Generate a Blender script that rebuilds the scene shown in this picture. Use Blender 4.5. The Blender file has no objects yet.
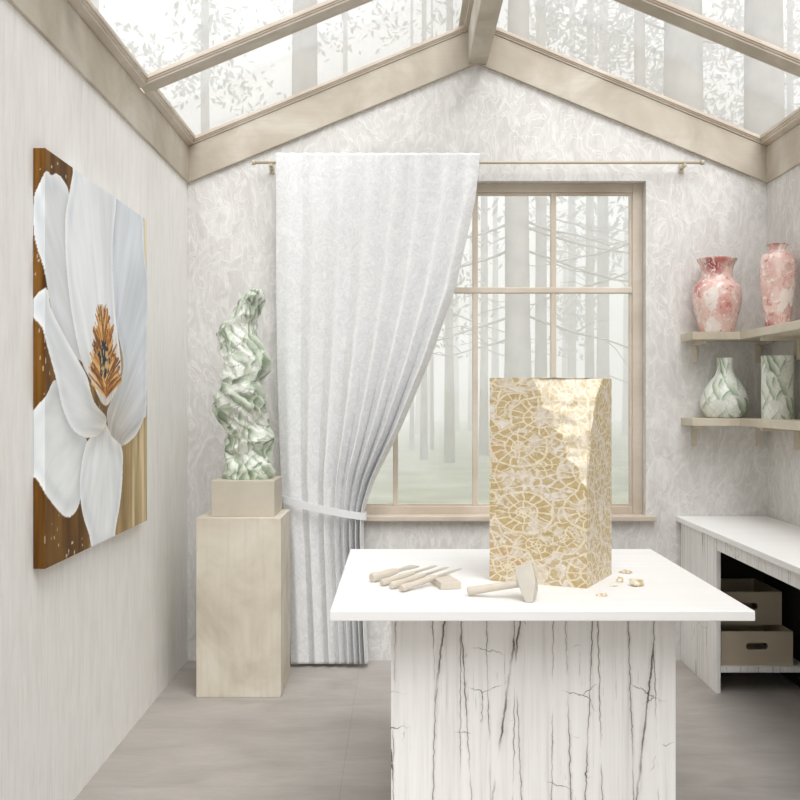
import bpy, bmesh, math, random
import numpy as np
from mathutils import Vector, Matrix, noise

random.seed(7)
np.random.seed(7)
S = bpy.context.scene
C = S.collection
F = 1024.0            # focal length in pixels of the 800 px frame
CH = 1.31             # camera height

# ------------------------------------------------------------------ camera, world, sun, exposure
cam_d = bpy.data.cameras.new('camera')
cam_d.sensor_width = 36.0
cam_d.lens = 36.0 * F / 800.0
cam = bpy.data.objects.new('camera', cam_d)
cam.location = (0, 0, CH)
cam.rotation_euler = (math.pi / 2, 0, 0)
C.objects.link(cam)
S.camera = cam

w = bpy.data.worlds.new('world')
S.world = w
w.use_nodes = True
bg = w.node_tree.nodes['Background']
bg.inputs[0].default_value = (0.997, 0.994, 0.995, 1)
bg.inputs[1].default_value = 0.92

sd = bpy.data.lights.new('sun', 'SUN')
sd.energy = 2.5
sd.angle = math.radians(50)
sd.color = (0.98, 0.985, 1.0)
sun = bpy.data.objects.new('sun', sd)
C.objects.link(sun)
sun.rotation_euler = Vector((-0.20, 0.74, -1.0)).to_track_quat('-Z', 'Y').to_euler()

S.view_settings.view_transform = 'Standard'
S.view_settings.look = 'None'
S.view_settings.gamma = 1.0
S.view_settings.exposure = 0.46
S.view_settings.use_curve_mapping = False
S.cycles.use_denoising = True
S.cycles.max_bounces = 10
S.cycles.diffuse_bounces = 6
S.cycles.glossy_bounces = 4
S.cycles.transparent_max_bounces = 24
S.cycles.volume_bounces = 3
S.cycles.sample_clamp_indirect = 4.0


def lin(c):
    c = c / 255.0
    return c / 12.92 if c <= 0.04045 else ((c + 0.055) / 1.055) ** 2.4


def rgb(r, g, b):
    return (lin(r), lin(g), lin(b), 1.0)


def P(px, py, Y):
    return Vector(((px - 400) * Y / F, Y, CH - (py - 400) * Y / F))


# ------------------------------------------------------------------ node helpers
class NT:
    def __init__(self, name):
        self.m = bpy.data.materials.new(name)
        self.m.use_nodes = True
        self.t = self.m.node_tree
        self.n = self.t.nodes
        self.l = self.t.links
        self.b = self.n['Principled BSDF']
        self.out = self.n['Material Output']

    def node(self, typ, **kw):
        nd = self.n.new(typ)
        for k, v in kw.items():
            setattr(nd, k, v)
        return nd

    def put(self, sock, v):
        if isinstance(v, bpy.types.NodeSocket):
            self.l.new(v, sock)
        elif v is not None:
            sock.default_value = v

    def coord(self, scale=(1, 1, 1), which='Object', loc=(0, 0, 0), rot=(0, 0, 0)):
        tc = self.node('ShaderNodeTexCoord')
        mp = self.node('ShaderNodeMapping')
        mp.inputs['Scale'].default_value = scale
        mp.inputs['Location'].default_value = loc
        mp.inputs['Rotation'].default_value = rot
        self.l.new(tc.outputs[which], mp.inputs['Vector'])
        return mp.outputs[0]

    def noise(self, vec, scale=5, detail=4, rough=0.5, dist=0.0):
        nd = self.node('ShaderNodeTexNoise')
        self.l.new(vec, nd.inputs['Vector'])
        nd.inputs['Scale'].default_value = scale
        nd.inputs['Detail'].default_value = detail
        nd.inputs['Roughness'].default_value = rough
        nd.inputs['Distortion'].default_value = dist
        return nd.outputs['Fac']

    def voro(self, vec, scale=5, feature='F1', dim='3D', rand=1.0):
        nd = self.node('ShaderNodeTexVoronoi', voronoi_dimensions=dim, feature=feature)
        self.l.new(vec, nd.inputs['Vector'])
        nd.inputs['Scale'].default_value = scale
        nd.inputs['Randomness'].default_value = rand
        return nd

    def wave(self, vec, scale=5, dist=5, detail=2, dscale=1.0, direction='X', profile='SIN'):
        nd = self.node('ShaderNodeTexWave', bands_direction=direction, wave_profile=profile)
        self.l.new(vec, nd.inputs['Vector'])
        nd.inputs['Scale'].default_value = scale
        nd.inputs['Distortion'].default_value = dist
        nd.inputs['Detail'].default_value = detail
        nd.inputs['Detail Scale'].default_value = dscale
        return nd.outputs['Fac']

    def ramp(self, fac, stops, interp='LINEAR'):
        nd = self.node('ShaderNodeValToRGB')
        nd.color_ramp.interpolation = interp
        e = nd.color_ramp.elements
        while len(e) < len(stops):
            e.new(0.5)
        for k, (p, c) in enumerate(stops):
            e[k].position = p
            e[k].color = c if len(c) == 4 else (*c, 1)
        self.l.new(fac, nd.inputs[0])
        return nd.outputs[0]

    def grey(self, fac, a, b, lo=0.0, hi=1.0):
        nd = self.node('ShaderNodeMapRange')
        nd.inputs[1].default_value = a
        nd.inputs[2].default_value = b
        nd.inputs[3].default_value = lo
        nd.inputs[4].default_value = hi
        self.l.new(fac, nd.inputs[0])
        return nd.outputs[0]

    def mix(self, fac, a, b, mode='MIX'):
        nd = self.node('ShaderNodeMix', data_type='RGBA', blend_type=mode)
        self.put(nd.inputs[0], fac)
        self.put(nd.inputs[6], a)
        self.put(nd.inputs[7], b)
        return nd.outputs[2]

    def math(self, op, a, b=None, c=None):
        nd = self.node('ShaderNodeMath', operation=op)
        self.put(nd.inputs[0], a)
        if b is not None:
            self.put(nd.inputs[1], b)
        if c is not None:
            self.put(nd.inputs[2], c)
        return nd.outputs[0]

    def vadd(self, a, b, op='ADD'):
        nd = self.node('ShaderNodeVectorMath', operation=op)
        self.put(nd.inputs[0], a)
        self.put(nd.inputs[1], b)
        return nd.outputs[0]

    def bump(self, h, strength=0.3, dist=0.01):
        nd = self.node('ShaderNodeBump')
        nd.inputs['Strength'].default_value = strength
        nd.inputs['Distance'].default_value = dist
        self.l.new(h, nd.inputs['Height'])
        self.l.new(nd.outputs[0], self.b.inputs['Normal'])

    def done(self, color=None, rough=0.7, spec=0.3):
        if color is not None:
            self.put(self.b.inputs['Base Color'], color)
        self.put(self.b.inputs['Roughness'], rough)
        self.b.inputs['Specular IOR Level'].default_value = spec
        return self.m


# ------------------------------------------------------------------ materials
def mat_wall(name, streak):
    t = NT(name)
    if streak:
        v = t.coord((5, 5, 0.9))
        n1 = t.noise(v, 5, 6, 0.6, 0.6)
        v2 = t.coord((30, 30, 2.2))
        n2 = t.noise(v2, 3, 5, 0.6, 0.4)
        col = t.ramp(n1, [(0.3, rgb(233, 232, 229)), (0.5, rgb(240, 239, 236)), (0.7, rgb(245, 244, 242))])
        col = t.mix(t.grey(n2, 0.5, 0.75), col, rgb(229, 227, 222))
        h = t.math('ADD', n1, t.math('MULTIPLY', n2, 0.6))
        t.bump(h, 0.25, 0.006)
    else:
        v = t.coord((1, 1, 0.55))
        wob = t.node('ShaderNodeTexNoise')
        t.l.new(v, wob.inputs['Vector'])
        wob.inputs['Scale'].default_value = 4
        wob.inputs['Detail'].default_value = 3
        vv = t.vadd(v, wob.outputs['Color'])
        n1 = t.noise(vv, 6, 4, 0.55, 1.6)
        n2 = t.wave(vv, 3.2, 7, 3, 1.2)
        n3 = t.noise(t.coord((14, 14, 4)), 4, 5, 0.65, 0.8)
        col = t.ramp(n1, [(0.3, rgb(204, 202, 198)), (0.5, rgb(213, 211, 208)), (0.68, rgb(222, 221, 218))])
        col = t.mix(t.grey(n2, 0.75, 1.0, 0, 0.3), col, rgb(238, 237, 234))
        col = t.mix(t.grey(n2, 0.2, 0.0, 0, 0.16), col, rgb(203, 199, 193))
        col = t.mix(t.grey(n3, 0.55, 0.75, 0, 0.5), col, rgb(206, 202, 197))
        n4 = t.noise(t.vadd(t.coord((1, 1, 0.7)), t.vadd(wob.outputs['Color'], (0.25, 0.25, 0.25), 'MULTIPLY')), 13, 2, 0.5, 0.9)
        ln = t.grey(t.math('ABSOLUTE', t.math('SUBTRACT', n4, 0.5)), 0.035, 0.005)
        col = t.mix(t.math('MULTIPLY', ln, 0.38), col, rgb(238, 237, 234))
        n5 = t.noise(t.coord((40, 40, 4)), 2, 5, 0.7, 0.4)
        col = t.mix(t.grey(n5, 0.52, 0.7, 0, 0.4), col, rgb(203, 199, 193))
        h = t.math('ADD', t.math('MULTIPLY', ln, 0.8), t.math('ADD', t.math('MULTIPLY', n3, 1.0), n5))
        t.bump(h, 0.25, 0.005)
    return t.done(col, 0.75, 0.25)


def mat_floor():
    t = NT('concrete_tile')
    br = t.node('ShaderNodeTexBrick')
    t.l.new(t.coord((1, 1, 1), loc=(0.2, 0.25, 0)), br.inputs['Vector'])
    br.offset = 0.0
    br.inputs['Color1'].default_value = (0.45, 0.45, 0.45, 1)
    br.inputs['Color2'].default_value = (0.55, 0.55, 0.55, 1)
    br.inputs['Mortar'].default_value = (0, 0, 0, 1)
    br.inputs['Scale'].default_value = 1.0
    br.inputs['Mortar Size'].default_value = 0.0018
    br.inputs['Brick Width'].default_value = 80.0
    br.inputs['Row Height'].default_value = 0.62
    n1 = t.noise(t.coord((1, 2.2, 1)), 2.6, 6, 0.62, 0.6)
    n2 = t.noise(t.coord((2.2, 18, 1)), 4, 7, 0.72, 0.5)
    col = t.ramp(n1, [(0.28, rgb(158, 152, 146)), (0.5, rgb(170, 164, 158)), (0.72, rgb(182, 176, 170))])
    col = t.mix(t.grey(n2, 0.5, 0.75, 0, 0.5), col, rgb(157, 150, 144))
    col = t.mix(0.12, col, br.outputs['Color'], 'OVERLAY')
    col = t.mix(t.math('MULTIPLY', br.outputs['Fac'], 0.14), col, rgb(140, 134, 129))
    t.bump(n2, 0.12, 0.004)
    return t.done(col, 0.55, 0.35)


def mat_wood(name, c0, c1, c2, along='X', rough=0.55):
    """bleached wood; soft blotches and fine grain along the given axis"""
    t = NT(name)
    sc = {'X': (1.2, 22, 22), 'Y': (22, 1.2, 22), 'Z': (22, 22, 1.2)}[along]
    n1 = t.noise(t.coord((1, 1, 1)), 3.2, 4, 0.55, 0.7)
    n2 = t.noise(t.coord(sc), 3.0, 5, 0.6, 0.3)
    col = t.ramp(n1, [(0.32, c0), (0.5, c1), (0.68, c2)])
    col = t.mix(t.grey(n2, 0.48, 0.8, 0, 0.4), col, c0)
    t.bump(n2, 0.12, 0.002)
    return t.done(col, rough, 0.3)


def mat_cracked(name, scale=(1, 1, 1), dark=0.9, plain=False, hdir='Z', top=None):
    """old white paint over boards: vertical grain, flakes and dark cracks"""
    t = NT(name)
    g, g2, g3 = ((1.3, 46, 46), (0.55, 13, 13), (7, 6, 6)) if plain else ((46, 1.3, 0), (13, 0.55, 0), (6, 8, 0))
    if plain:
        base_v = t.coord((1, 1, 1))
    else:
        tc = t.node('ShaderNodeTexCoord')
        sx = t.node('ShaderNodeSeparateXYZ')
        t.l.new(tc.outputs['Object'], sx.inputs[0])
        cb = t.node('ShaderNodeCombineXYZ')
        t.put(cb.inputs[0], t.math('MULTIPLY_ADD', sx.outputs[1], 1.37, sx.outputs[0]))
        t.put(cb.inputs[1], sx.outputs[2])
        base_v = cb.outputs[0]
    sv = lambda q: t.vadd(base_v, q, 'MULTIPLY')
    n1 = t.noise(sv(g), 1.0, 6, 0.65, 0.3)
    n0 = t.noise(sv((150, 5, 150)), 1.0, 4, 0.65, 0.3)
    n1b = t.noise(sv(g2), 1.0, 5, 0.6, 0.4)
    wob = t.node('ShaderNodeTexNoise')
    t.l.new(base_v, wob.inputs['Vector'])
    wob.inputs['Scale'].default_value = 34
    wob.inputs['Detail'].default_value = 5
    vv = t.vadd(sv(g2), t.vadd(wob.outputs['Color'], (0.15, 0.03, 0.0), 'MULTIPLY'))
    e1 = t.voro(vv, 1.0, 'DISTANCE_TO_EDGE', '2D').outputs['Distance']
    vh = t.vadd(sv(g3), t.vadd(wob.outputs['Color'], (0.25, 0.25, 0.0), 'MULTIPLY'))
    e2 = t.voro(vh, 1.0, 'DISTANCE_TO_EDGE', '2D').outputs['Distance']
    m1 = t.noise(t.coord((2.6, 2.6, 1.6)), 1.6, 3, 0.6)
    m2 = t.noise(t.coord((3.3, 3.3, 3.3), loc=(5, 2, 1)), 1.4, 3, 0.6)
    if not plain:                                    # more flaking close under the top edge
        up = t.grey(sx.outputs[2], 0.50, 0.74, 0, 0.07)
        m1 = t.math('ADD', m1, up)
        m2 = t.math('ADD', m2, up)
    col = t.ramp(n1, [(0.25, rgb(216, 214, 209)), (0.45, rgb(238, 237, 234)), (0.7, rgb(247, 246, 244))])
    col = t.mix(t.grey(n1b, 0.5, 0.72, 0, 0.35), col, rgb(218, 215, 209))
    if not plain:
        warm = t.math('MULTIPLY', t.grey(e1, 0.08, 0.0), t.grey(m1, 0.45, 0.6))
        col = t.mix(t.math('MULTIPLY', warm, 0.4), col, rgb(170, 160, 146))
        k1 = t.math('MULTIPLY', t.grey(e1, 0.016, 0.005), t.grey(m1, 0.44, 0.56))
        k2 = t.math('MULTIPLY', t.grey(e2, 0.012, 0.003), t.grey(m2, 0.59, 0.66))
        hair = t.math('MULTIPLY', t.math('MULTIPLY', t.grey(n0, 0.36, 0.27), 0.75), t.grey(m2, 0.4, 0.62))
        k = t.math('MINIMUM', t.math('ADD', t.math('ADD', k1, k2), hair), 1.0)
        k = t.math('MULTIPLY', k, dark)
        col = t.mix(k, col, rgb(92, 84, 76))
        t.bump(t.math('SUBTRACT', t.math('MULTIPLY', n1, 0.4), k), 0.4, 0.004)
    else:
        col = t.mix(0.72, col, rgb(*(top or (238, 237, 235))))
        t.bump(n1, 0.05, 0.002)
    return t.done(col, 0.6, 0.3)


def mat_plain(name, c, rough=0.6, spec=0.3, var=0.06, scale=8):
    t = NT(name)
    n = t.noise(t.coord((1, 1, 1)), scale, 4, 0.55)
    a = tuple(max(0, x * (1 - var)) for x in c[:3]) + (1,)
    b = tuple(min(1, x * (1 + var)) for x in c[:3]) + (1,)
    return t.done(t.ramp(n, [(0.3, a), (0.7, b)]), rough, spec)


def mat_glass():
    t = NT('clear_pane')
    t.n.remove(t.b)
    lw = t.node('ShaderNodeLayerWeight')
    lw.inputs['Blend'].default_value = 0.5
    p = t.math('POWER', lw.outputs['Facing'], 5.0)
    f = t.math('MULTIPLY_ADD', p, 0.9, 0.035)
    tr = t.node('ShaderNodeBsdfTransparent')
    gl = t.node('ShaderNodeBsdfGlossy')
    gl.inputs['Roughness'].default_value = 0.03
    mx = t.node('ShaderNodeMixShader')
    t.l.new(f, mx.inputs[0])
    t.l.new(tr.outputs[0], mx.inputs[1])
    t.l.new(gl.outputs[0], mx.inputs[2])
    t.l.new(mx.outputs[0], t.out.inputs['Surface'])
    return t.m


def mat_curtain():
    t = NT('jacquard_cloth')
    v = t.coord((1, 1, 1), 'UV')
    wob = t.node('ShaderNodeTexNoise')
    t.l.new(v, wob.inputs['Vector'])
    wob.inputs['Scale'].default_value = 6
    vv = t.vadd(v, t.vadd(wob.outputs['Color'], (0.12, 0.12, 0.12), 'MULTIPLY'))
    n1 = t.noise(vv, 26, 3, 0.6, 1.5)
    n2 = t.noise(v, 90, 4, 0.7)
    p = t.math('ADD', t.math('MULTIPLY', n1, 0.6), t.math('MULTIPLY', n2, 0.5))
    col = t.ramp(p, [(0.42, rgb(216, 217, 218)), (0.56, rgb(225, 226, 226)), (0.68, rgb(235, 235, 235))])
    t.bump(n2, 0.06, 0.001)
    return t.done(col, 0.8, 0.2)


def mat_block(chip=False):
    """fossil-coral stone: ochre rosettes with pale spokes on a pale ground"""
    t = NT('chiselled_stone' if chip else 'rosette_stone')
    tc = t.node('ShaderNodeTexCoord')
    sx = t.node('ShaderNodeSeparateXYZ')
    t.l.new(tc.outputs['Object'], sx.inputs[0])
    cb = t.node('ShaderNodeCombineXYZ')
    t.put(cb.inputs[0], t.math('MULTIPLY_ADD', sx.outputs[1], 0.45, sx.outputs[0]))
    t.put(cb.inputs[1], sx.outputs[2])
    v0 = cb.outputs[0]
    wob = t.node('ShaderNodeTexNoise')
    t.l.new(v0, wob.inputs['Vector'])
    wob.inputs['Scale'].default_value = 30
    wob.inputs['Detail'].default_value = 3
    v0 = t.vadd(v0, t.vadd(t.vadd(wob.outputs['Color'], (0.5, 0.5, 0.5), 'SUBTRACT'), (0.022, 0.022, 0), 'MULTIPLY'))

    def rosette(scale, off, k, r1, r2, r3):
        v = t.vadd(t.vadd(v0, (scale, scale, 0), 'MULTIPLY'), (off, off * .7, 0))
        vo = t.voro(v, 1.0, 'F1', '2D', 0.6)
        d = vo.outputs['Distance']
        sr = t.node('ShaderNodeSeparateXYZ')
        t.l.new(t.vadd(v, vo.outputs['Position'], 'SUBTRACT'), sr.inputs[0])
        ang = t.math('ARCTAN2', sr.outputs[1], sr.outputs[0])
        arc = lambda n: t.math('MULTIPLY', t.math('ABSOLUTE', t.math('SINE', t.math('MULTIPLY', ang, n))), t.math('DIVIDE', d, n))
        sp_out = t.grey(arc(k), 0.017, 0.008)
        sp_in = t.grey(arc(k * .5), 0.017, 0.008)
        far = t.math('GREATER_THAN', d, r2)
        sp = t.math('ADD', t.math('MULTIPLY', sp_out, far), t.math('MULTIPLY', sp_in, t.math('SUBTRACT', 1.0, far)))
        ring = lambda r, wd: t.grey(t.math('ABSOLUTE', t.math('SUBTRACT', d, r)), wd, wd * .5)
        ln = t.math('MAXIMUM', t.math('MAXIMUM', ring(r1, .018), ring(r2, .019)), t.math('MAXIMUM', ring(r3, .026), sp))
        return t.math('LESS_THAN', d, r3 + .03), ln

    n1 = t.noise(v0, 11, 4, 0.6, 0.5)
    n2 = t.noise(v0, 60, 4, 0.6, 0.8)
    ochre = t.ramp(n2, [(0.3, rgb(172, 149, 104)), (0.5, rgb(184, 163, 119)), (0.7, rgb(194, 176, 137))])
    ochre = t.mix(t.grey(t.noise(v0, 6, 2), 0.56, 0.7, 0, 0.5), ochre, rgb(192, 152, 108))
    pale = t.ramp(n2, [(0.35, rgb(211, 198, 170)), (0.6, rgb(224, 215, 195))])
    ground = t.ramp(n2, [(0.3, rgb(196, 182, 156)), (0.48, rgb(212, 203, 190)), (0.7, rgb(222, 216, 208))])
    e = t.voro(v0, 34, 'DISTANCE_TO_EDGE', '2D').outputs['Distance']
    blot = t.math('MULTIPLY', t.grey(t.noise(v0, 17, 3, 0.6, 0.8), 0.44, 0.50), t.grey(e, 0.05, 0.1))
    col = t.mix(t.math('MULTIPLY', blot, 0.9), ground, ochre)
    for (sc_, off, kk, a_, b_, c_) in ((9.5, 4.3, 5.0, .10, .22, .42), (6.6, 1.1, 8.0, .10, .22, .42)):
        ins, ln = rosette(sc_, off, kk, a_, b_, c_)
        body = t.mix(t.math('MULTIPLY', ln, 0.9), ochre, pale)
        worn = t.grey(t.noise(v0, 19, 5, 0.7, 0.6), 0.50, 0.56)
        body = t.mix(t.math('MULTIPLY', worn, 0.75), body, ground)
        col = t.mix(ins, col, body)
    dirt = t.grey(n2, 0.29, 0.22, 0, 0.6)
    col = t.mix(dirt, col, rgb(150, 132, 96))
    if chip:
        col = t.mix(0.34, col, rgb(244, 236, 214))
        t.bump(n2, 0.5, 0.006)
        return t.done(col, 0.35, 0.5)
    t.bump(n2, 0.1, 0.002)
    return t.done(col, 0.4, 0.4)


def mat_green(name, kind):
    """pale ground with overlapping sage leaf blades, laid out round the upright axis"""
    t = NT(name)
    tc = t.node('ShaderNodeTexCoord')
    sx = t.node('ShaderNodeSeparateXYZ')
    t.l.new(tc.outputs['Object'], sx.inputs[0])
    cb = t.node('ShaderNodeCombineXYZ')
    R = 0.085
    t.put(cb.inputs[0], t.math('MULTIPLY', t.math('ARCTAN2', sx.outputs[1], sx.outputs[0]), R))
    t.put(cb.inputs[1], sx.outputs[2])
    v = cb.outputs[0]
    wob = t.node('ShaderNodeTexNoise')
    t.l.new(v, wob.inputs['Vector'])
    wob.inputs['Scale'].default_value = 16
    wob.inputs['Detail'].default_value = 2
    amp = 0.05 if kind == 'stone' else 0.028
    vv = t.vadd(v, t.vadd(t.vadd(wob.outputs['Color'], (0.5, 0.5, 0.5), 'SUBTRACT'), (amp, amp, 0), 'MULTIPLY'))
    soft = t.noise(v, 22, 3)
    col = t.ramp(soft, [(0.3, rgb(208, 213, 201)), (0.6, rgb(232, 234, 226))])
    if kind == 'stone':
        layers = ((0.7, 26, 11, .46), (-0.75, 24, 10, .44), (0.15, 30, 15, .34))
    else:
        layers = ((0.55, 38, 10, .34), (-0.5, 36, 9, .38))
    for i, (ang, sa, sb, share) in enumerate(layers):
        mp = t.node('ShaderNodeMapping')
        mp.inputs['Rotation'].default_value = (0, 0, ang)
        t.l.new(vv, mp.inputs['Vector'])
        q = t.vadd(t.vadd(mp.outputs[0], (sa, sb, 0), 'MULTIPLY'), (3.7 * i + 1.3, 5.1 * i + 2.2, 0))
        vo = t.voro(q, 1.0, 'F1', '2D', 0.85)
        e = t.voro(q, 1.0, 'DISTANCE_TO_EDGE', '2D', 0.85).outputs['Distance']
        sc = t.node('ShaderNodeSeparateColor')
        t.l.new(vo.outputs['Color'], sc.inputs[0])
        rel = t.node('ShaderNodeSeparateXYZ')
        t.l.new(t.vadd(q, vo.outputs['Position'], 'SUBTRACT'), rel.inputs[0])
        pick = t.math('LESS_THAN', sc.outputs[0], share)
        blade = t.math('MULTIPLY', pick, t.grey(e, 0.03, 0.08))
        tone = t.ramp(t.math('MULTIPLY_ADD', rel.outputs[0], 0.9, 0.5),
                      [(0.05, rgb(98, 116, 92)), (0.3, rgb(140, 156, 131)), (0.6, rgb(188, 198, 178)), (0.95, rgb(215, 220, 206))])
        tone = t.mix(t.grey(t.noise(q, 2.5, 3), 0.5, 0.7, 0, 0.5), tone, rgb(122, 138, 114))
        col = t.mix(t.math('MULTIPLY', blade, 0.92), col, tone)
        line = t.math('MULTIPLY', t.grey(e, 0.05, 0.01), t.grey(soft, 0.40, 0.55))
        col = t.mix(t.math('MULTIPLY', line, 0.5 if kind == 'stone' else 0.35), col, rgb(104, 114, 100))
    return t.done(col, 0.28, 0.5)


def mat_pink(name, loc, red=0.0):
    t = NT(name)
    v = t.coord((1, 1, 0.85), loc=loc)
    wob = t.node('ShaderNodeTexNoise')
    t.l.new(v, wob.inputs['Vector'])
    wob.inputs['Scale'].default_value = 24
    wob.inputs['Detail'].default_value = 2
    vv = t.vadd(v, t.vadd(wob.outputs['Color'], (0.05, 0.05, 0.05), 'MULTIPLY'))
    vo = t.voro(vv, 10, 'F1')
    sc = t.node('ShaderNodeSeparateColor')
    t.l.new(vo.outputs['Color'], sc.inputs[0])
    col = t.ramp(sc.outputs[0], [(0.0, rgb(200, 128, 120)), (0.2, rgb(216, 164, 154)), (0.42, rgb(222, 182, 172)),
                                 (0.6 - red * .2, rgb(232, 224, 219)), (0.78 - red * .8, rgb(202, 136, 128)), (0.88 - red, rgb(172, 84, 82))], 'CONSTANT')
    d = vo.outputs['Distance']
    col = t.mix(t.grey(d, 0.25, 0.55, 0, 0.55), col, rgb(240, 222, 212))
    n = t.noise(v, 34, 4, 0.65, 0.6)
    col = t.mix(t.grey(n, 0.57, 0.66, 0, 0.7), col, rgb(190, 96, 90))
    col = t.mix(t.grey(n, 0.44, 0.38, 0, 0.85), col, rgb(243, 236, 230))
    return t.done(col, 0.25, 0.5)


def mat_attr(name):
    t = NT(name)
    a = t.node('ShaderNodeAttribute', attribute_name='paint')
    n = t.noise(t.coord((60, 60, 8)), 3, 5, 0.6)
    t.bump(n, 0.15, 0.002)
    return t.done(a.outputs['Color'], 0.6, 0.2)


M = {
    'wall_grain': mat_wall('plaster_streaked', True),
    'wall_swirl': mat_wall('plaster_swirled', False),
    'floor': mat_floor(),
    'beam': mat_wood('bleached_beam', rgb(174, 164, 148), rgb(191, 182, 167), rgb(206, 199, 186), 'X'),
    'beam_y': mat_wood('bleached_beam_long', rgb(174, 164, 148), rgb(191, 182, 167), rgb(206, 199, 186), 'Y'),
    'sash': mat_wood('bleached_sash', rgb(190, 177, 161), rgb(203, 191, 176), rgb(213, 203, 190), 'X', 0.4),
    'plinth': mat_wood('bleached_plinth', rgb(186, 177, 159), rgb(209, 201, 185), rgb(222, 215, 202), 'Z'),
    'pale_wood': mat_wood('pale_shelf_wood', rgb(190, 180, 160), rgb(203, 194, 176), rgb(213, 205, 189), 'X'),
    'cap': mat_plain('stone_beige', rgb(192, 184, 169), 0.6),
    'cracked': mat_cracked('cracked_paint', dark=0.95),
    'cracked_soft': mat_cracked('worn_paint', dark=0.6),
    'paint_top': mat_cracked('white_paint', plain=True, hdir='X', top=(228, 227, 225)),  # toned below the bench copy, since the tabletop catches more light
    'bench_top': mat_cracked('white_paint_brightened', plain=True, hdir='X', top=(246, 246, 245)),  # same white paint, brightened in colour to offset weak light on the bench
    'dark': mat_plain('shade_dark_panel', rgb(44, 40, 36), 0.7),  # deep shade of the cubby put into the panel colour
    'box': mat_plain('kraft_beige', rgb(190, 178, 157), 0.7, 0.2, 0.05, 5),
    'glass': mat_glass(),
    'curtain': mat_curtain(),
    'block': mat_block(),
    'chip': mat_block(True),
    'sculpt': mat_green('green_marble', 'stone'),
    'vase_green': mat_green('leaf_glaze', 'glaze'),
    'vase_pink': mat_pink('blossom_glaze', (0.3, 0.1, 0.7)),
    'vase_pink_tall': mat_pink('blossom_glaze_tall', (2.3, 1.4, 0.2), 0.18),
    'tool': mat_plain('pale_tool_wood', rgb(203, 194, 180), 0.5, 0.3, 0.05, 20),
    'tool_grey': mat_plain('dull_tool_steel', rgb(190, 184, 172), 0.4, 0.4, 0.05, 20),
    'metal': mat_plain('beige_metal', rgb(190, 180, 160), 0.35, 0.5, 0.03),
    'paint': mat_attr('painted_canvas'),
    'bark': mat_plain('grey_bark', rgb(158, 153, 147), 0.9, 0.1, 0.2, 3),
    'leaf': mat_plain('grey_green_leaf', rgb(156, 154, 147), 0.9, 0.1, 0.2, 1),
    'ground': mat_plain('moss', rgb(150, 154, 132), 0.95, 0.1, 0.25, 0.8),
}


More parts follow.
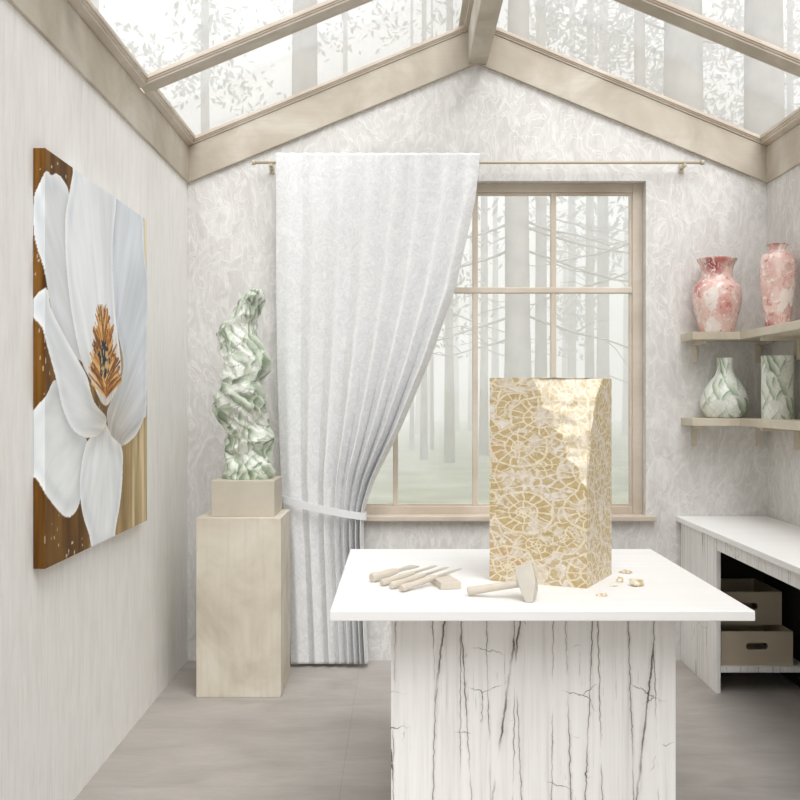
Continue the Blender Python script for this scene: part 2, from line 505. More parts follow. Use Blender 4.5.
# ------------------------------------------------------------------ mesh helpers
class MB:
    def __init__(self):
        self.v, self.f, self.mi, self.sm = [], [], [], []

    def add(self, vs, fs, mi=0, smooth=False):
        o = len(self.v)
        self.v += [tuple(p) for p in vs]
        for f in fs:
            self.f.append(tuple(i + o for i in f))
            self.mi.append(mi)
            self.sm.append(smooth)
        return self

    def hexa(self, p, mi=0):
        """8 points: bottom ring 0-3, top ring 4-7"""
        return self.add(p, [(0, 3, 2, 1), (4, 5, 6, 7), (0, 1, 5, 4), (1, 2, 6, 5), (2, 3, 7, 6), (3, 0, 4, 7)], mi)

    def box(self, x0, x1, y0, y1, z0, z1, mi=0, mat=None):
        p = [Vector(q) for q in ((x0, y0, z0), (x1, y0, z0), (x1, y1, z0), (x0, y1, z0),
                                 (x0, y0, z1), (x1, y0, z1), (x1, y1, z1), (x0, y1, z1))]
        if mat is not None:
            p = [mat @ q for q in p]
        return self.hexa(p, mi)

    def tube(self, pts, radii, n=10, mi=0, caps=True):
        pts = [Vector(p) for p in pts]
        vs, fs = [], []
        for i, p in enumerate(pts):
            a = pts[max(i - 1, 0)]
            b = pts[min(i + 1, len(pts) - 1)]
            d = (b - a).normalized()
            up = Vector((0, 0, 1)) if abs(d.z) < 0.9 else Vector((1, 0, 0))
            s = d.cross(up).normalized()
            u = s.cross(d).normalized()
            r = radii[i] if isinstance(radii, (list, tuple)) else radii
            for k in range(n):
                t = 2 * math.pi * k / n
                vs.append(p + (s * math.cos(t) + u * math.sin(t)) * r)
        for i in range(len(pts) - 1):
            for k in range(n):
                k2 = (k + 1) % n
                fs.append((i * n + k, i * n + k2, (i + 1) * n + k2, (i + 1) * n + k))
        self.add(vs, fs, mi, True)
        if caps:
            o = len(self.v) - len(vs)
            self.f.append(tuple(o + k for k in reversed(range(n)))); self.mi.append(mi); self.sm.append(False)
            self.f.append(tuple(o + (len(pts) - 1) * n + k for k in range(n))); self.mi.append(mi); self.sm.append(False)
        return self

    def lathe(self, prof, cx, cy, z0, n=48, mi=0, shape=None):
        vs, fs = [], []
        for (r, z) in prof:
            for k in range(n):
                t = 2 * math.pi * k / n
                rr = r if shape is None else r * shape(t, z)
                vs.append((cx + rr * math.cos(t), cy + rr * math.sin(t), z0 + z))
        for i in range(len(prof) - 1):
            for k in range(n):
                k2 = (k + 1) % n
                fs.append((i * n + k, i * n + k2, (i + 1) * n + k2, (i + 1) * n + k))
        fs.append(tuple(reversed(range(n))))
        fs.append(tuple((len(prof) - 1) * n + k for k in range(n)))
        return self.add(vs, fs, mi, True)

    def build(self, name, mats, parent=None, bevel=0.0, origin=None):
        me = bpy.data.meshes.new(name)
        o0 = Vector(origin) if origin is not None else Vector((0, 0, 0))
        me.from_pydata([tuple(Vector(p) - o0) for p in self.v], [], self.f)
        me.polygons.foreach_set('material_index', self.mi)
        me.polygons.foreach_set('use_smooth', self.sm)
        bm = bmesh.new()
        bm.from_mesh(me)
        bmesh.ops.recalc_face_normals(bm, faces=bm.faces)
        if bevel > 0:
            es = [e for e in bm.edges if len(e.link_faces) == 2 and e.calc_face_angle(0) > 0.6]
            bmesh.ops.bevel(bm, geom=es, offset=bevel, segments=2, profile=0.6, affect='EDGES')
        bm.to_mesh(me)
        bm.free()
        me.update()
        for m in (mats if isinstance(mats, (list, tuple)) else [mats]):
            me.materials.append(M[m] if isinstance(m, str) else m)
        o = bpy.data.objects.new(name, me)
        C.objects.link(o)
        o.location = o0
        if parent is not None:
            o.parent = parent
            o.location = o0 - parent.location
        return o


def tag(o, label, cat, group=None, kind=None):
    o['label'] = label
    o['category'] = cat
    if group:
        o['group'] = group
    if kind:
        o['kind'] = kind
    return o


def struct(o, label=None, cat=None):
    o['kind'] = 'structure'
    if label:
        o['label'] = label
    if cat:
        o['category'] = cat
    return o


def thing(name, label, cat, loc=(0, 0, 0), group=None):
    o = bpy.data.objects.new(name, None)
    o.empty_display_size = 0.05
    C.objects.link(o)
    o.location = loc
    return tag(o, label, cat, group)


def root(name, loc=(0, 0, 0)):
    o = bpy.data.objects.new(name, None)
    o.empty_display_size = 0.05
    C.objects.link(o)
    o.location = loc
    return o


# ------------------------------------------------------------------ the room
XL, XR, YB, YF = -1.069, 1.846, 5.15, -1.4       # left, right, far (window) wall, wall behind the camera
XM = 0.388                                       # ridge
SL = 0.4125                                      # roof slope
ZE, ZT = 2.397, 2.578                            # under and top of the wall plates
T = 0.2
WX0, WX1, WZ0, WZ1 = -0.488, 1.237, 0.728, 2.412  # window opening


def zr(x, base):
    return base + SL * (min(x - XL, XR - x))


struct(MB().box(XL - T, XR + T, YF - T, YB + T, -0.12, 0.0).build('floor', 'floor'),
       'grey beige concrete tile floor of the studio', 'floor')
struct(MB().box(XL - T, XL, YF - T, YB + T, 0, ZT - 0.02).build('wall_left', 'wall_grain'),
       'white streaked plaster wall on the left, behind the painting', 'wall')
struct(MB().box(XR, XR + T, YF - T, YB + T, 0, ZT - 0.02).build('wall_right', 'wall_swirl'),
       'pale plaster wall on the right, above the bench', 'wall')


def gable(name, y0, y1, mat, hole):
    """gable wall with an optional window opening"""
    mb = MB()
    def slab(x0, x1, za0, za1, zb0, zb1):
        mb.hexa([(x0, y0, za0), (x1, y0, zb0), (x1, y1, zb0), (x0, y1, za0),
                 (x0, y0, za1), (x1, y0, zb1), (x1, y1, zb1), (x0, y1, za1)])
    top = lambda x: zr(x, ZT - 0.03)
    hx0, hx1, hz0, hz1 = hole
    cuts = [XL, hx0, XM, hx1, XR]
    for a, b in zip(cuts[:-1], cuts[1:]):
        if a >= hx0 - 1e-6 and b <= hx1 + 1e-6:
            slab(a, b, 0, hz0, 0, hz0)
            slab(a, b, hz1, top(a), hz1, top(b))
        else:
            slab(a, b, 0, top(a), 0, top(b))
    o = mb.build(name, mat)
    bm = bmesh.new()
    bm.from_mesh(o.data)
    bmesh.ops.remove_doubles(bm, verts=bm.verts, dist=1e-5)
    # drop the doubled faces between neighbouring slabs
    seen = {}
    for f in bm.faces:
        seen.setdefault(frozenset(v.index for v in f.verts), []).append(f)
    dead = [f for fs in seen.values() if len(fs) > 1 for f in fs]
    bmesh.ops.delete(bm, geom=dead, context='FACES_ONLY')
    bmesh.ops.recalc_face_normals(bm, faces=bm.faces)
    bm.to_mesh(o.data)
    bm.free()
    return o


struct(gable('wall_far', YB, YB + T, 'wall_swirl', (WX0, WX1, WZ0, WZ1)), 'pale swirled plaster gable wall around the tall window', 'wall')
struct(gable('wall_near', YF - T, YF, 'wall_grain', (-0.85, 1.63, 0.02, 2.34)), 'white gable wall at the near end, opened for the added glazed doors', 'wall')
dr_ = struct(root('fill_door_1'), 'unseen glazed doors added in the near gable wall for fill daylight', 'door')  # added unseen doors that let fill daylight in from behind the camera
mb = MB()
for (a, b, c, d) in ((-0.85, -0.79, 0.02, 2.34), (1.57, 1.63, 0.02, 2.34), (-0.79, 1.57, 2.28, 2.34), (-0.79, 1.57, 0.02, 0.09), (0.36, 0.42, 0.09, 2.28)):
    mb.box(a, b, YF - 0.12, YF - 0.06, c, d)
mb.build('frame', 'sash', dr_, bevel=0.004)
for (a, b) in ((-0.79, 0.36), (0.42, 1.57)):
    MB().box(a, b, YF - 0.092, YF - 0.088, 0.09, 2.28).build('pane', 'glass', dr_)

# wall plates along the eaves
pr = 0.012
struct(MB().box(XL - T, XL + pr, YF, YB, ZE, ZT).build('trim_1', 'beam_y', bevel=0.003),
       'bleached wood eaves beam on top of the left wall', 'beam')
struct(MB().box(XR - pr, XR + T, YF, YB, ZE, ZT).build('trim_2', 'beam_y', bevel=0.003),
       'bleached wood eaves beam on top of the right wall', 'beam')


def sloped(mb, xa, xb, y0, y1, off0, off1):
    """a bar following the roof from xa to xb; offsets measured from the plate-top plane"""
    mb.hexa([(xa, y0, zr(xa, ZT + off0)), (xb, y0, zr(xb, ZT + off0)), (xb, y1, zr(xb, ZT + off0)), (xa, y1, zr(xa, ZT + off0)),
             (xa, y0, zr(xa, ZT + off1)), (xb, y0, zr(xb, ZT + off1)), (xb, y1, zr(xb, ZT + off1)), (xa, y1, zr(xa, ZT + off1))])
    return mb


RH = 0.047
ZB = zr(XM, ZE)
struct(sloped(MB(), XL, XM, YB - 0.02, YB + T, ZE - ZT, 0.0).build('trim_3', 'beam', bevel=0.003),
       'bleached wood rafter on the far gable wall, left slope', 'beam')
struct(sloped(MB(), XM, XR, YB - 0.02, YB + T, ZE - ZT, 0.0).build('trim_4', 'beam', bevel=0.003),
       'bleached wood rafter on the far gable wall, right slope', 'beam')
struct(MB().box(XM - RH, XM + RH, YF, YB - 0.02, ZB - 0.005, ZB + 0.235).build('trim_5', 'beam_y', bevel=0.003),
       'bleached wood ridge beam under the glass roof', 'beam')

bars = [(4.165, 4.258), (3.17, 3.265), (2.17, 2.28), (1.18, 1.29), (0.19, 0.30), (-0.80, -0.69)]
k = 6
for (a, b) in bars:
    for s, (xa, xb) in enumerate(((XL + pr, XM - RH), (XM + RH, XR - pr))):
        o = sloped(MB(), xa, xb, a, b, 0.0, 0.034).build('trim_%d' % k, 'beam', bevel=0.003)
        struct(o, 'bleached wood roof rafter on the %s slope' % ('left', 'right')[s], 'beam')
        k += 1

# glazed roof panels
edges = [YB - 0.02] + [q for ab in bars for q in (ab[1], ab[0])] + [YF]
wn = 2
for i in range(0, len(edges), 2):
    y1, y0 = edges[i], edges[i + 1]
    for s in (0, 1):
        if s == 0:
            xa, xb = XL + pr, XM - RH
            xi, xo = xa + 0.024, xb - 0.006
        else:
            xa, xb = XM + RH, XR - pr
            xi, xo = xa + 0.006, xb - 0.024
        r = root('window_%d' % wn)
        struct(r, 'glazed roof panel of the %s slope' % ('left', 'right')[s], 'skylight')
        fr = MB()
        for (g, o0, o1) in ((0.0, 0.0, 0.010), (0.005, 0.010, 0.018), (0.010, 0.018, 0.034)):
            e = 0.005 + g
            sloped(fr, xa, xb, y0, y0 + e, o0, o1)
            sloped(fr, xa, xb, y1 - e, y1 + (0.06 if i == 0 else 0), o0, o1)
            sloped(fr, xa - (0.1 if s == 0 else 0), xi + g, y0 - 0.01, y1 + 0.01, o0, o1)
            sloped(fr, xo - g, xb + (0.1 if s else 0), y0 - 0.01, y1 + 0.01, o0, o1)
        fr.build('frame', 'sash', r)
        sloped(MB(), xa, xb, y0, y1, 0.026, 0.030).build('pane', 'glass', r)
        wn += 1
# ridge capping outside
struct(MB().hexa([(XM - 0.09, YF - T, ZB + 0.215), (XM + 0.09, YF - T, ZB + 0.215), (XM + 0.09, YB + T, ZB + 0.215), (XM - 0.09, YB + T, ZB + 0.215),
                  (XM - 0.03, YF - T, ZB + 0.28), (XM + 0.03, YF - T, ZB + 0.28), (XM + 0.03, YB + T, ZB + 0.28), (XM - 0.03, YB + T, ZB + 0.28)])
       .build('trim_%d' % k, 'beam_y'), 'wood capping along the outside of the ridge', 'beam')

# ------------------------------------------------------------------ the window
win = struct(root('window_1'), 'tall wooden casement window with eight panes in the far wall', 'window')
FY0, FY1 = 5.215, 5.275
fw = 0.052
mb = MB()
ft, fb = 0.043, 0.040
mb.box(WX0, WX0 + fw, FY0, FY1, WZ0, WZ1)
mb.box(WX1 - fw, WX1, FY0, FY1, WZ0, WZ1)
mb.box(WX0 + fw, WX1 - fw, FY0, FY1, WZ1 - ft, WZ1)
mb.box(WX0 + fw, WX1 - fw, FY0, FY1, WZ0, WZ0 + fb)
mb.build('frame', 'sash', win, bevel=0.004)
b = 0.012
mb = MB()
mb.box(WX0 + fw, WX0 + fw + b, FY0 + 0.014, FY1 - 0.014, WZ0 + fb, WZ1 - ft)
mb.box(WX1 - fw - b, WX1 - fw, FY0 + 0.014, FY1 - 0.014, WZ0 + fb, WZ1 - ft)
mb.box(WX0 + fw + b, WX1 - fw - b, FY0 + 0.014, FY1 - 0.014, WZ1 - ft - b, WZ1 - ft)
mb.box(WX0 + fw + b, WX1 - fw - b, FY0 + 0.014, FY1 - 0.014, WZ0 + fb, WZ0 + fb + b)
mb.build('glazing_bead', 'sash', win)
mx = [(p - 400) * FY0 / F for p in (395.5, 475.5, 554)]
zt = CH + (400 - 290) * FY0 / F
for xm in mx:
    MB().box(xm - 0.0135, xm + 0.0135, FY0 + 0.008, FY1 - 0.008, WZ0 + fb, WZ1 - ft).build('mullion', 'sash', win, bevel=0.004)
MB().box(WX0 + fw, WX1 - fw, FY0 + 0.004, FY1 - 0.012, zt - 0.0145, zt + 0.0145).build('transom', 'sash', win, bevel=0.004)
xs = [WX0 + fw] + mx + [WX1 - fw]
for a, c in zip(xs[:-1], xs[1:]):
    for (z0, z1) in ((WZ0 + fb, zt), (zt, WZ1 - ft)):
        MB().box(a, c, 5.243, 5.247, z0, z1).build('pane', 'glass', win)
MB().box(WX0 - 0.05, WX1 + 0.045, YB - 0.045, FY0 + 0.01, WZ0 - 0.024, WZ0 + 0.002).build('sill', 'sash', win, bevel=0.005)

# ------------------------------------------------------------------ painting on the left wall
CX0, CX1 = XL, -1.034
CY0, CY1, CZ0, CZ1 = 2.983, 4.185, 0.818, 2.044


def a6(*pts):
    return [(20 + .275 * a, 140 + .275 * b) for a, b in pts]


def a7(*pts):
    return [(20 + .2875 * a, 350 + .2875 * b) for a, b in pts]


def to_uv(px, py):
    Z = 1.034 * F / (400 - px)
    z = CH + (400 - py) * Z / F
    return ((Z - CY0) / (CY1 - CY0), (z - CZ0) / (CZ1 - CZ0))


def smooth_poly(pts, n=6):
    out = []
    m = len(pts)
    for i in range(m):
        p0, p1, p2, p3 = (np.array(pts[(i + j - 1) % m]) for j in range(4))
        for k in range(n):
            t = k / n
            out.append(0.5 * ((2 * p1) + (-p0 + p2) * t + (2 * p0 - 5 * p1 + 4 * p2 - p3) * t * t + (-p0 + 3 * p1 - 3 * p2 + p3) * t ** 3))
    return np.array(out)


petals = [
    a6((50, 190), (68, 150), (95, 114), (115, 128), (135, 122), (160, 150), (178, 195), (190, 320), (200, 450), (225, 640), (262, 800))
    + a6((215, 800), (165, 730), (120, 640), (88, 470), (60, 370), (48, 290)),
    a6((360, 120), (440, 250), (452, 400), (468, 550), (462, 700)) + a7((440, 200), (430, 240), (400, 300), (350, 335), (318, 305), (302, 230), (315, 180), (360, 60))
    + a6((345, 640), (335, 400), (330, 200)),
    a6((203, 60), (340, 60), (350, 210), (336, 400), (345, 620), (362, 760)) + a7((350, 90), (320, 170), (290, 190), (250, 110), (215, 40))
    + a6((190, 640), (170, 470), (164, 300), (178, 200), (192, 120)),
    a7((50, 205), (90, 160), (120, 105), (150, 130), (175, 230), (235, 320), (226, 400), (206, 535), (165, 582), (110, 530), (62, 460), (35, 430), (30, 250)),
    a7((240, 310), (290, 250), (320, 300), (354, 340), (357, 420), (350, 520), (333, 620), (322, 690), (258, 700), (240, 640), (218, 570), (208, 480), (214, 400), (226, 340)),
    a6((40, 580), (72, 545), (100, 545), (112, 610), (150, 690), (205, 790)) + a7((232, 90), (258, 180), (300, 235), (288, 280), (250, 305), (210, 297), (178, 268), (148, 200), (128, 110), (98, 0))
    + a6((80, 680), (40, 625)),
]
tips = [a6((115, 122))[0], a6((430, 260))[0], a6((260, 120))[0], a7((165, 582))[0], a7((290, 690))[0], a6((70, 560))[0]]
ccen = to_uv(*a7((303, 205))[0])


def seg_dist(X, Y, poly):
    d = np.full(X.shape, 9.0)
    m = len(poly)
    inside = np.zeros(X.shape, bool)
    for i in range(m):
        (x1, y1), (x2, y2) = poly[i], poly[(i + 1) % m]
        L = (x2 - x1) ** 2 + (y2 - y1) ** 2 + 1e-12
        t = np.clip(((X - x1) * (x2 - x1) + (Y - y1) * (y2 - y1)) / L, 0, 1)
        d = np.minimum(d, np.hypot(X - x1 - t * (x2 - x1), Y - y1 - t * (y2 - y1)))
        c = (y1 > Y) != (y2 > Y)
        xi = (x2 - x1) * (Y - y1) / (y2 - y1 + 1e-12) + x1
        inside ^= c & (X < xi)
    return d, inside


def fbm(X, Y, sx, sy, seed, octv=4):
    rs = np.random.RandomState(seed)
    out = np.zeros(X.shape)
    amp, tot = 1.0, 0.0
    for o in range(octv):
        g = rs.rand(257, 257)
        u, v = X * sx * 2 ** o, Y * sy * 2 ** o
        iu, iv = np.floor(u).astype(int), np.floor(v).astype(int)
        fu, fv = u - iu, v - iv
        fu, fv = fu * fu * (3 - 2 * fu), fv * fv * (3 - 2 * fv)
        q = lambda a, b: g[a % 257, b % 257]
        out += amp * ((q(iu, iv) * (1 - fu) + q(iu + 1, iv) * fu) * (1 - fv) + (q(iu, iv + 1) * (1 - fu) + q(iu + 1, iv + 1) * fu) * fv)
        tot += amp
        amp *= 0.55
    return out / tot


def canvas_colours(U, V):
    def c(r, g, b):
        return np.array([r, g, b], float)
    n1 = fbm(U, V, 34, 3, 1)
    n2 = fbm(U, V, 7, 4, 2)
    tt = np.clip((U - 0.25) / 0.6 + (n2 - 0.5) * 0.5, 0, 1)[..., None]
    dark = c(120, 80, 26) + (n1[..., None] - 0.5) * c(110, 90, 60) + (n2[..., None] - 0.5) * c(60, 50, 40)
    gold = c(192, 172, 132) + (n1[..., None] - 0.5) * c(130, 125, 120)
    col = dark * (1 - tt) + gold * tt
    up = np.clip((V - 0.55) * 3, 0, 1)[..., None] * np.clip((U - 0.6) * 4, 0, 1)[..., None]
    col = col * (1 - up) + (c(236, 224, 196) + (n1[..., None] - .5) * 40) * up
    low = (np.clip((0.2 - V) * 4, 0, 1) * np.clip((0.6 - U) * 4, 0, 1))[..., None]
    col = col * (1 - 0.4 * low) + c(96, 72, 34) * 0.4 * low
    fl = (fbm(U, V, 90, 60, 3, 2) > 0.83)[..., None] & (U < 0.5)[..., None]
    col = np.where(fl, c(214, 200, 170), col)
    su = np.exp(-((U - 0.215) / 0.006) ** 2) * (V > 0.9)
    col = col * (1 - su[..., None] * .6) + c(214, 170, 110) * su[..., None] * .6
    for i, pt in enumerate(petals):
        poly = smooth_poly([to_uv(*p) for p in pt])
        d, ins = seg_dist(U, V, poly)
        tip = to_uv(*tips[i])
        ax = np.array([tip[0] - ccen[0], tip[1] - ccen[1]])
        L = np.hypot(*ax)
        ax /= L
        al = np.clip(((U - ccen[0]) * ax[0] + (V - ccen[1]) * ax[1]) / L, 0, 1)
        ac = -(U - ccen[0]) * ax[1] + (V - ccen[1]) * ax[0]
        ang = np.arctan2(ac, al + 0.25)
        st = fbm(ang + 4, al + 3, 26, 2.5, 10 + i)
        st2 = fbm(ang + 9, al + 5, 7, 1.5, 40 + i)
        base = c(236, 240, 243) + (st[..., None] - .5) * 26 + (st2[..., None] - .5) * 44
        if i in (1, ):
            base -= c(14, 12, 8)
        if i == 3:
            base -= c(6, 6, 8)
        warm = np.clip(1 - al / 0.42, 0, 1)[..., None] ** 1.4
        wc = c(188, 178, 160) + (st[..., None] - .5) * 90
        base = base * (1 - 0.6 * warm) + wc * 0.6 * warm
        rim = np.exp(-d / 0.010)[..., None]
        base = base + rim * c(16, 14, 12)
        band = np.exp(-((d - 0.032) / 0.018) ** 2)[..., None] * (0.1 + 0.7 * st2[..., None])
        base = base - band * c(22, 19, 15)
        # soft darker line just outside the petal's edge
        sh = (np.exp(-d / 0.018) * ~ins)[..., None] * 0.42
        inside_any = sh
        col = col * (1 - inside_any) + (col * 0.72) * inside_any
        col = np.where(ins[..., None], base, col)
    # stamens
    s0 = to_uv(*a6((302, 690))[0])
    s1 = to_uv(*a7((300, 165))[0])
    bc = to_uv(*a7((302, 110))[0])
    rs = np.random.RandomState(5)
    for j in range(760):
        t = rs.rand()
        a0 = np.array([s0[0] + (s1[0] - s0[0]) * t, s0[1] + (s1[1] - s0[1]) * t])
        side = rs.choice([-1, 1])
        sp = 0.085 * (0.5 + rs.rand()) * (0.45 + 0.75 * t)
        a1 = a0 + np.array([side * sp * (0.25 + rs.rand()), 0.03 + 0.05 * rs.rand()])
        x1, y1, x2, y2 = a0[0], a0[1], a1[0], a1[1]
        m = (U > min(x1, x2) - .02) & (U < max(x1, x2) + .02) & (V > min(y1, y2) - .02) & (V < max(y1, y2) + .02)
        Lq = (x2 - x1) ** 2 + (y2 - y1) ** 2
        q = np.clip(((U - x1) * (x2 - x1) + (V - y1) * (y2 - y1)) / Lq, 0, 1)
        dd = np.hypot(U - x1 - q * (x2 - x1), V - y1 - q * (y2 - y1))
        h = m & (dd < 0.0040)
        cc = [c(186, 124, 56), c(214, 160, 88), c(150, 92, 38), c(230, 188, 126), c(120, 74, 34)][rs.randint(5)]
        col[h] = cc
    e = ((U - s0[0] - 0.01) / 0.052) ** 2 + ((V - (s0[1] - 0.085)) / 0.052) ** 2
    core = e < 1 + (fbm(U, V, 60, 60, 77, 2) - .5) * 1.6
    cn = fbm(U, V, 80, 60, 78, 2)
    cv = np.where((cn > .58)[..., None], c(206, 176, 128), np.where((cn > .5)[..., None], c(74, 66, 60), c(34, 36, 44)))
    col = np.where(core[..., None], cv, col)
    return np.clip(col, 0, 255)


def srgb_lin(a):
    a = a / 255.0
    return np.where(a <= 0.04045, a / 12.92, ((a + 0.055) / 1.055) ** 2.4)


NP = 340
NE = 12                                          # columns that wrap round the near side
ug = np.concatenate([np.linspace(-0.08, 0, NE, endpoint=False), np.linspace(0, 1, NP)])
uu, vv_ = np.meshgrid(ug, np.linspace(0, 1, NP), indexing='ij')
cols = canvas_colours(uu, vv_)
NU = NP + NE
vx = np.where(uu < 0, CX1 + uu / 0.08 * (CX1 - CX0 - 0.001), CX1)
verts = np.stack([vx.ravel(), CY0 + np.maximum(uu, 0).ravel() * (CY1 - CY0), CZ0 + vv_.ravel() * (CZ1 - CZ0)], 1)
lins = srgb_lin(cols.reshape(-1, 3))
idx = np.arange(NU * NP).reshape(NU, NP)
faces = np.stack([idx[:-1, :-1], idx[1:, :-1], idx[1:, 1:], idx[:-1, 1:]], -1).reshape(-1, 4)
vl, fl_, cl_ = [tuple(v) for v in verts], [tuple(f) for f in faces], list(map(tuple, lins))


def side_strip(ids):
    """wrap the picture's edge round the stretcher's side"""
    base = len(vl)
    for i in ids:
        for x in (CX1, CX0 + 0.001):
            vl.append((x, vl[i][1], vl[i][2]))
            cl_.append(cl_[i])
    for k in range(len(ids) - 1):
        a = base + 2 * k
        fl_.append((a, a + 1, a + 3, a + 2))


side_strip(list(idx[-1, ::-1])); side_strip(list(idx[NE:, 0])[::-1]); side_strip(list(idx[NE:, -1]))
pic = root('painting', (CX0, (CY0 + CY1) / 2, CZ0))
tag(pic, 'large square canvas painting of a white flower on brown and gold hung on left wall', 'painting')
me = bpy.data.meshes.new('canvas')
me.from_pydata(vl, [], fl_)
at = me.color_attributes.new('paint', 'FLOAT_COLOR', 'POINT')
at.data.foreach_set('color', np.concatenate([np.array(cl_), np.ones((len(cl_), 1))], 1).ravel())
bm = bmesh.new(); bm.from_mesh(me)
bmesh.ops.recalc_face_normals(bm, faces=bm.faces)
bm.to_mesh(me); bm.free()
me.materials.append(M['paint'])
cv = bpy.data.objects.new('canvas', me)
C.objects.link(cv)
cv.parent = pic
cv.location = -pic.location
mb = MB()
for (y0, y1, z0, z1) in ((CY0 + .004, CY0 + .05, CZ0 + .004, CZ1 - .004), (CY1 - .05, CY1 - .004, CZ0 + .004, CZ1 - .004),
                         (CY0 + .05, CY1 - .05, CZ0 + .004, CZ0 + .05), (CY0 + .05, CY1 - .05, CZ1 - .05, CZ1 - .004)):
    mb.box(CX0 + 0.001, CX1 - 0.004, y0, y1, z0, z1)
mb.build('stretcher', 'pale_wood', pic)

# ------------------------------------------------------------------ plinth, cap block, sculpture
px0, px1, py0, py1, ph = -0.898, -0.524, 4.51, 4.884, 0.79
tag(MB().box(px0, px1, py0, py1, 0, ph).build('plinth', 'plinth', bevel=0.003, origin=((px0 + px1) / 2, (py0 + py1) / 2, 0)),
    'tall bleached wood plinth standing on the floor in the left corner', 'plinth')
bx0, bx1, by0, by1, bz1 = -0.842, -0.560, 4.565, 4.86, 0.95
tag(MB().box(bx0, bx1, by0, by1, ph, bz1).build('stand_block', 'cap', bevel=0.003, origin=((bx0 + bx1) / 2, (by0 + by1) / 2, ph)),
    'low beige block on the plinth carrying the green sculpture', 'block')

SCY = 4.70
prof_rows = [  # zoomed y, left, right of the outline
    (736, 166, 330), (700, 163, 335), (650, 163, 340), (600, 165, 343), (570, 168, 340), (548, 155, 325), (510, 126, 318), (470, 121, 320),
    (430, 132, 316), (400, 150, 308), (380, 158, 300), (340, 157, 326), (300, 160, 328), (265, 157, 308), (235, 150, 290), (200, 139, 274),
    (170, 144, 270), (150, 172, 274), (120, 190, 288), (90, 203, 302), (65, 216, 312), (48, 238, 312), (39, 262, 306)]
ys = np.array([180 * 0 + 280 + .275 * r[0] for r in prof_rows])
zz = CH - (ys - 400) * SCY / F
lx = (180 + .275 * np.array([r[1] for r in prof_rows]) - 400) * SCY / F
rx = (180 + .275 * np.array([r[2] for r in prof_rows]) - 400) * SCY / F
zz = bz1 + (zz - zz[0]) * 0.987
NZ, NTH = 260, 120
zs = np.linspace(zz[0], zz[-1], NZ)
L_ = np.interp(zs, zz, lx)
R_ = np.interp(zs, zz, rx)
ker = np.hanning(9); ker /= ker.sum()
pad = lambda a: np.convolve(np.pad(a, 4, mode='edge'), ker, 'valid')
L_, R_ = pad(L_), pad(R_)
vs, fs = [], []
for i, z in enumerate(zs):
    t = (z - zz[0]) / (zz[-1] - zz[0])
    cx, hw = (L_[i] + R_[i]) / 2, (R_[i] - L_[i]) / 2
    cyy = SCY + 0.025 * math.sin(t * 9)
    endr = min(1.0, math.sqrt(max(0.0, 1 - ((t - 0.93) / 0.07) ** 2))) if t > 0.93 else 1.0
    for k in range(NTH):
        th = 2 * math.pi * k / NTH
        # broad cloth-like folds winding round a two-lobed body
        tw = th + t * 4.2
        lobe = 0.07 * math.cos(2 * tw)
        p3 = Vector((math.cos(tw) * 0.95, math.sin(tw) * 0.95, t * 7.5 + 0.5 * math.sin(th - 0.6)))
        rid = 1 - abs(noise.noise(p3)) * 2.4
        p4 = Vector((math.cos(tw + 1) * 1.9, math.sin(tw + 1) * 1.9, t * 14 + 0.8 * math.sin(th + 0.8) + 20))
        rid2 = 1 - abs(noise.noise(p4)) * 2.2
        nz = noise.noise(p4 * 2.3)
        amp = 0.985 + lobe * 0.8 + 0.17 * (max(rid, -0.6) - 0.45) + 0.085 * (max(rid2, -0.6) - 0.45) + 0.02 * nz
        vs.append((cx + hw * amp * math.cos(th) * (0.55 + .45 * endr), cyy + 0.1 * (0.9 * amp) * math.sin(th) * (0.25 + .75 * endr), z + 0.008 * nz * min(1, t * 12)))
for i in range(NZ - 1):
    for k in range(NTH):
        k2 = (k + 1) % NTH
        fs.append((i * NTH + k, i * NTH + k2, (i + 1) * NTH + k2, (i + 1) * NTH + k))
fs.append(tuple(reversed(range(NTH))))
ctop = len(vs)
vs.append(((L_[-1] + R_[-1]) / 2, SCY + 0.025 * math.sin(9), zs[-1] + 0.006))
for k in range(NTH):
    fs.append(((NZ - 1) * NTH + k, (NZ - 1) * NTH + (k + 1) % NTH, ctop))
tag(MB().add(vs, fs, 0, True).build('sculpture', 'sculpt', origin=(-0.71, SCY, bz1)),
    'twisting abstract green and white marble sculpture standing on the plinth', 'sculpture')

# ------------------------------------------------------------------ curtain, rod, tieback
rod = thing('curtain_rod', 'thin beige metal curtain rod above the window', 'curtain rod', P(478, 162.5, 5.085))
zrod = CH + 237.5 * 5.085 / F
xa, xb = (254.6 - 400) * 5.085 / F, (701.5 - 400) * 5.085 / F
MB().tube([(xa, 5.085, zrod), (xb, 5.085, zrod)], 0.0075, 14).build('rod', 'metal', rod)
for xe, sg in ((xa, -1), (xb, 1)):
    MB().tube([(xe - sg * 0.004, 5.085, zrod), (xe + sg * 0.012, 5.085, zrod)], 0.0125, 16).build('finial', 'metal', rod)
for pxb in (271, 684):
    xc = (pxb - 400) * 5.1 / F
    mb = MB()
    mb.box(xc - 0.013, xc + 0.013, YB - 0.006, YB - 0.0005, zrod - 0.04, zrod + 0.012)
    mb.box(xc - 0.008, xc + 0.008, 5.072, YB - 0.004, zrod - 0.02, zrod - 0.0075)
    mb.build('bracket', 'metal', rod, bevel=0.002)

CYM = 5.035
ny, nu = 190, 420
key_y = np.array([153, 200, 290, 360, 430, 480, 510, 535, 600, 664.0])
key_l = np.array([276, 276, 276, 277, 279, 281, 284, 286, 289, 291.0])
key_r = np.array([480, 475.5, 455, 430, 400, 374, 364, 363, 365, 368.0])


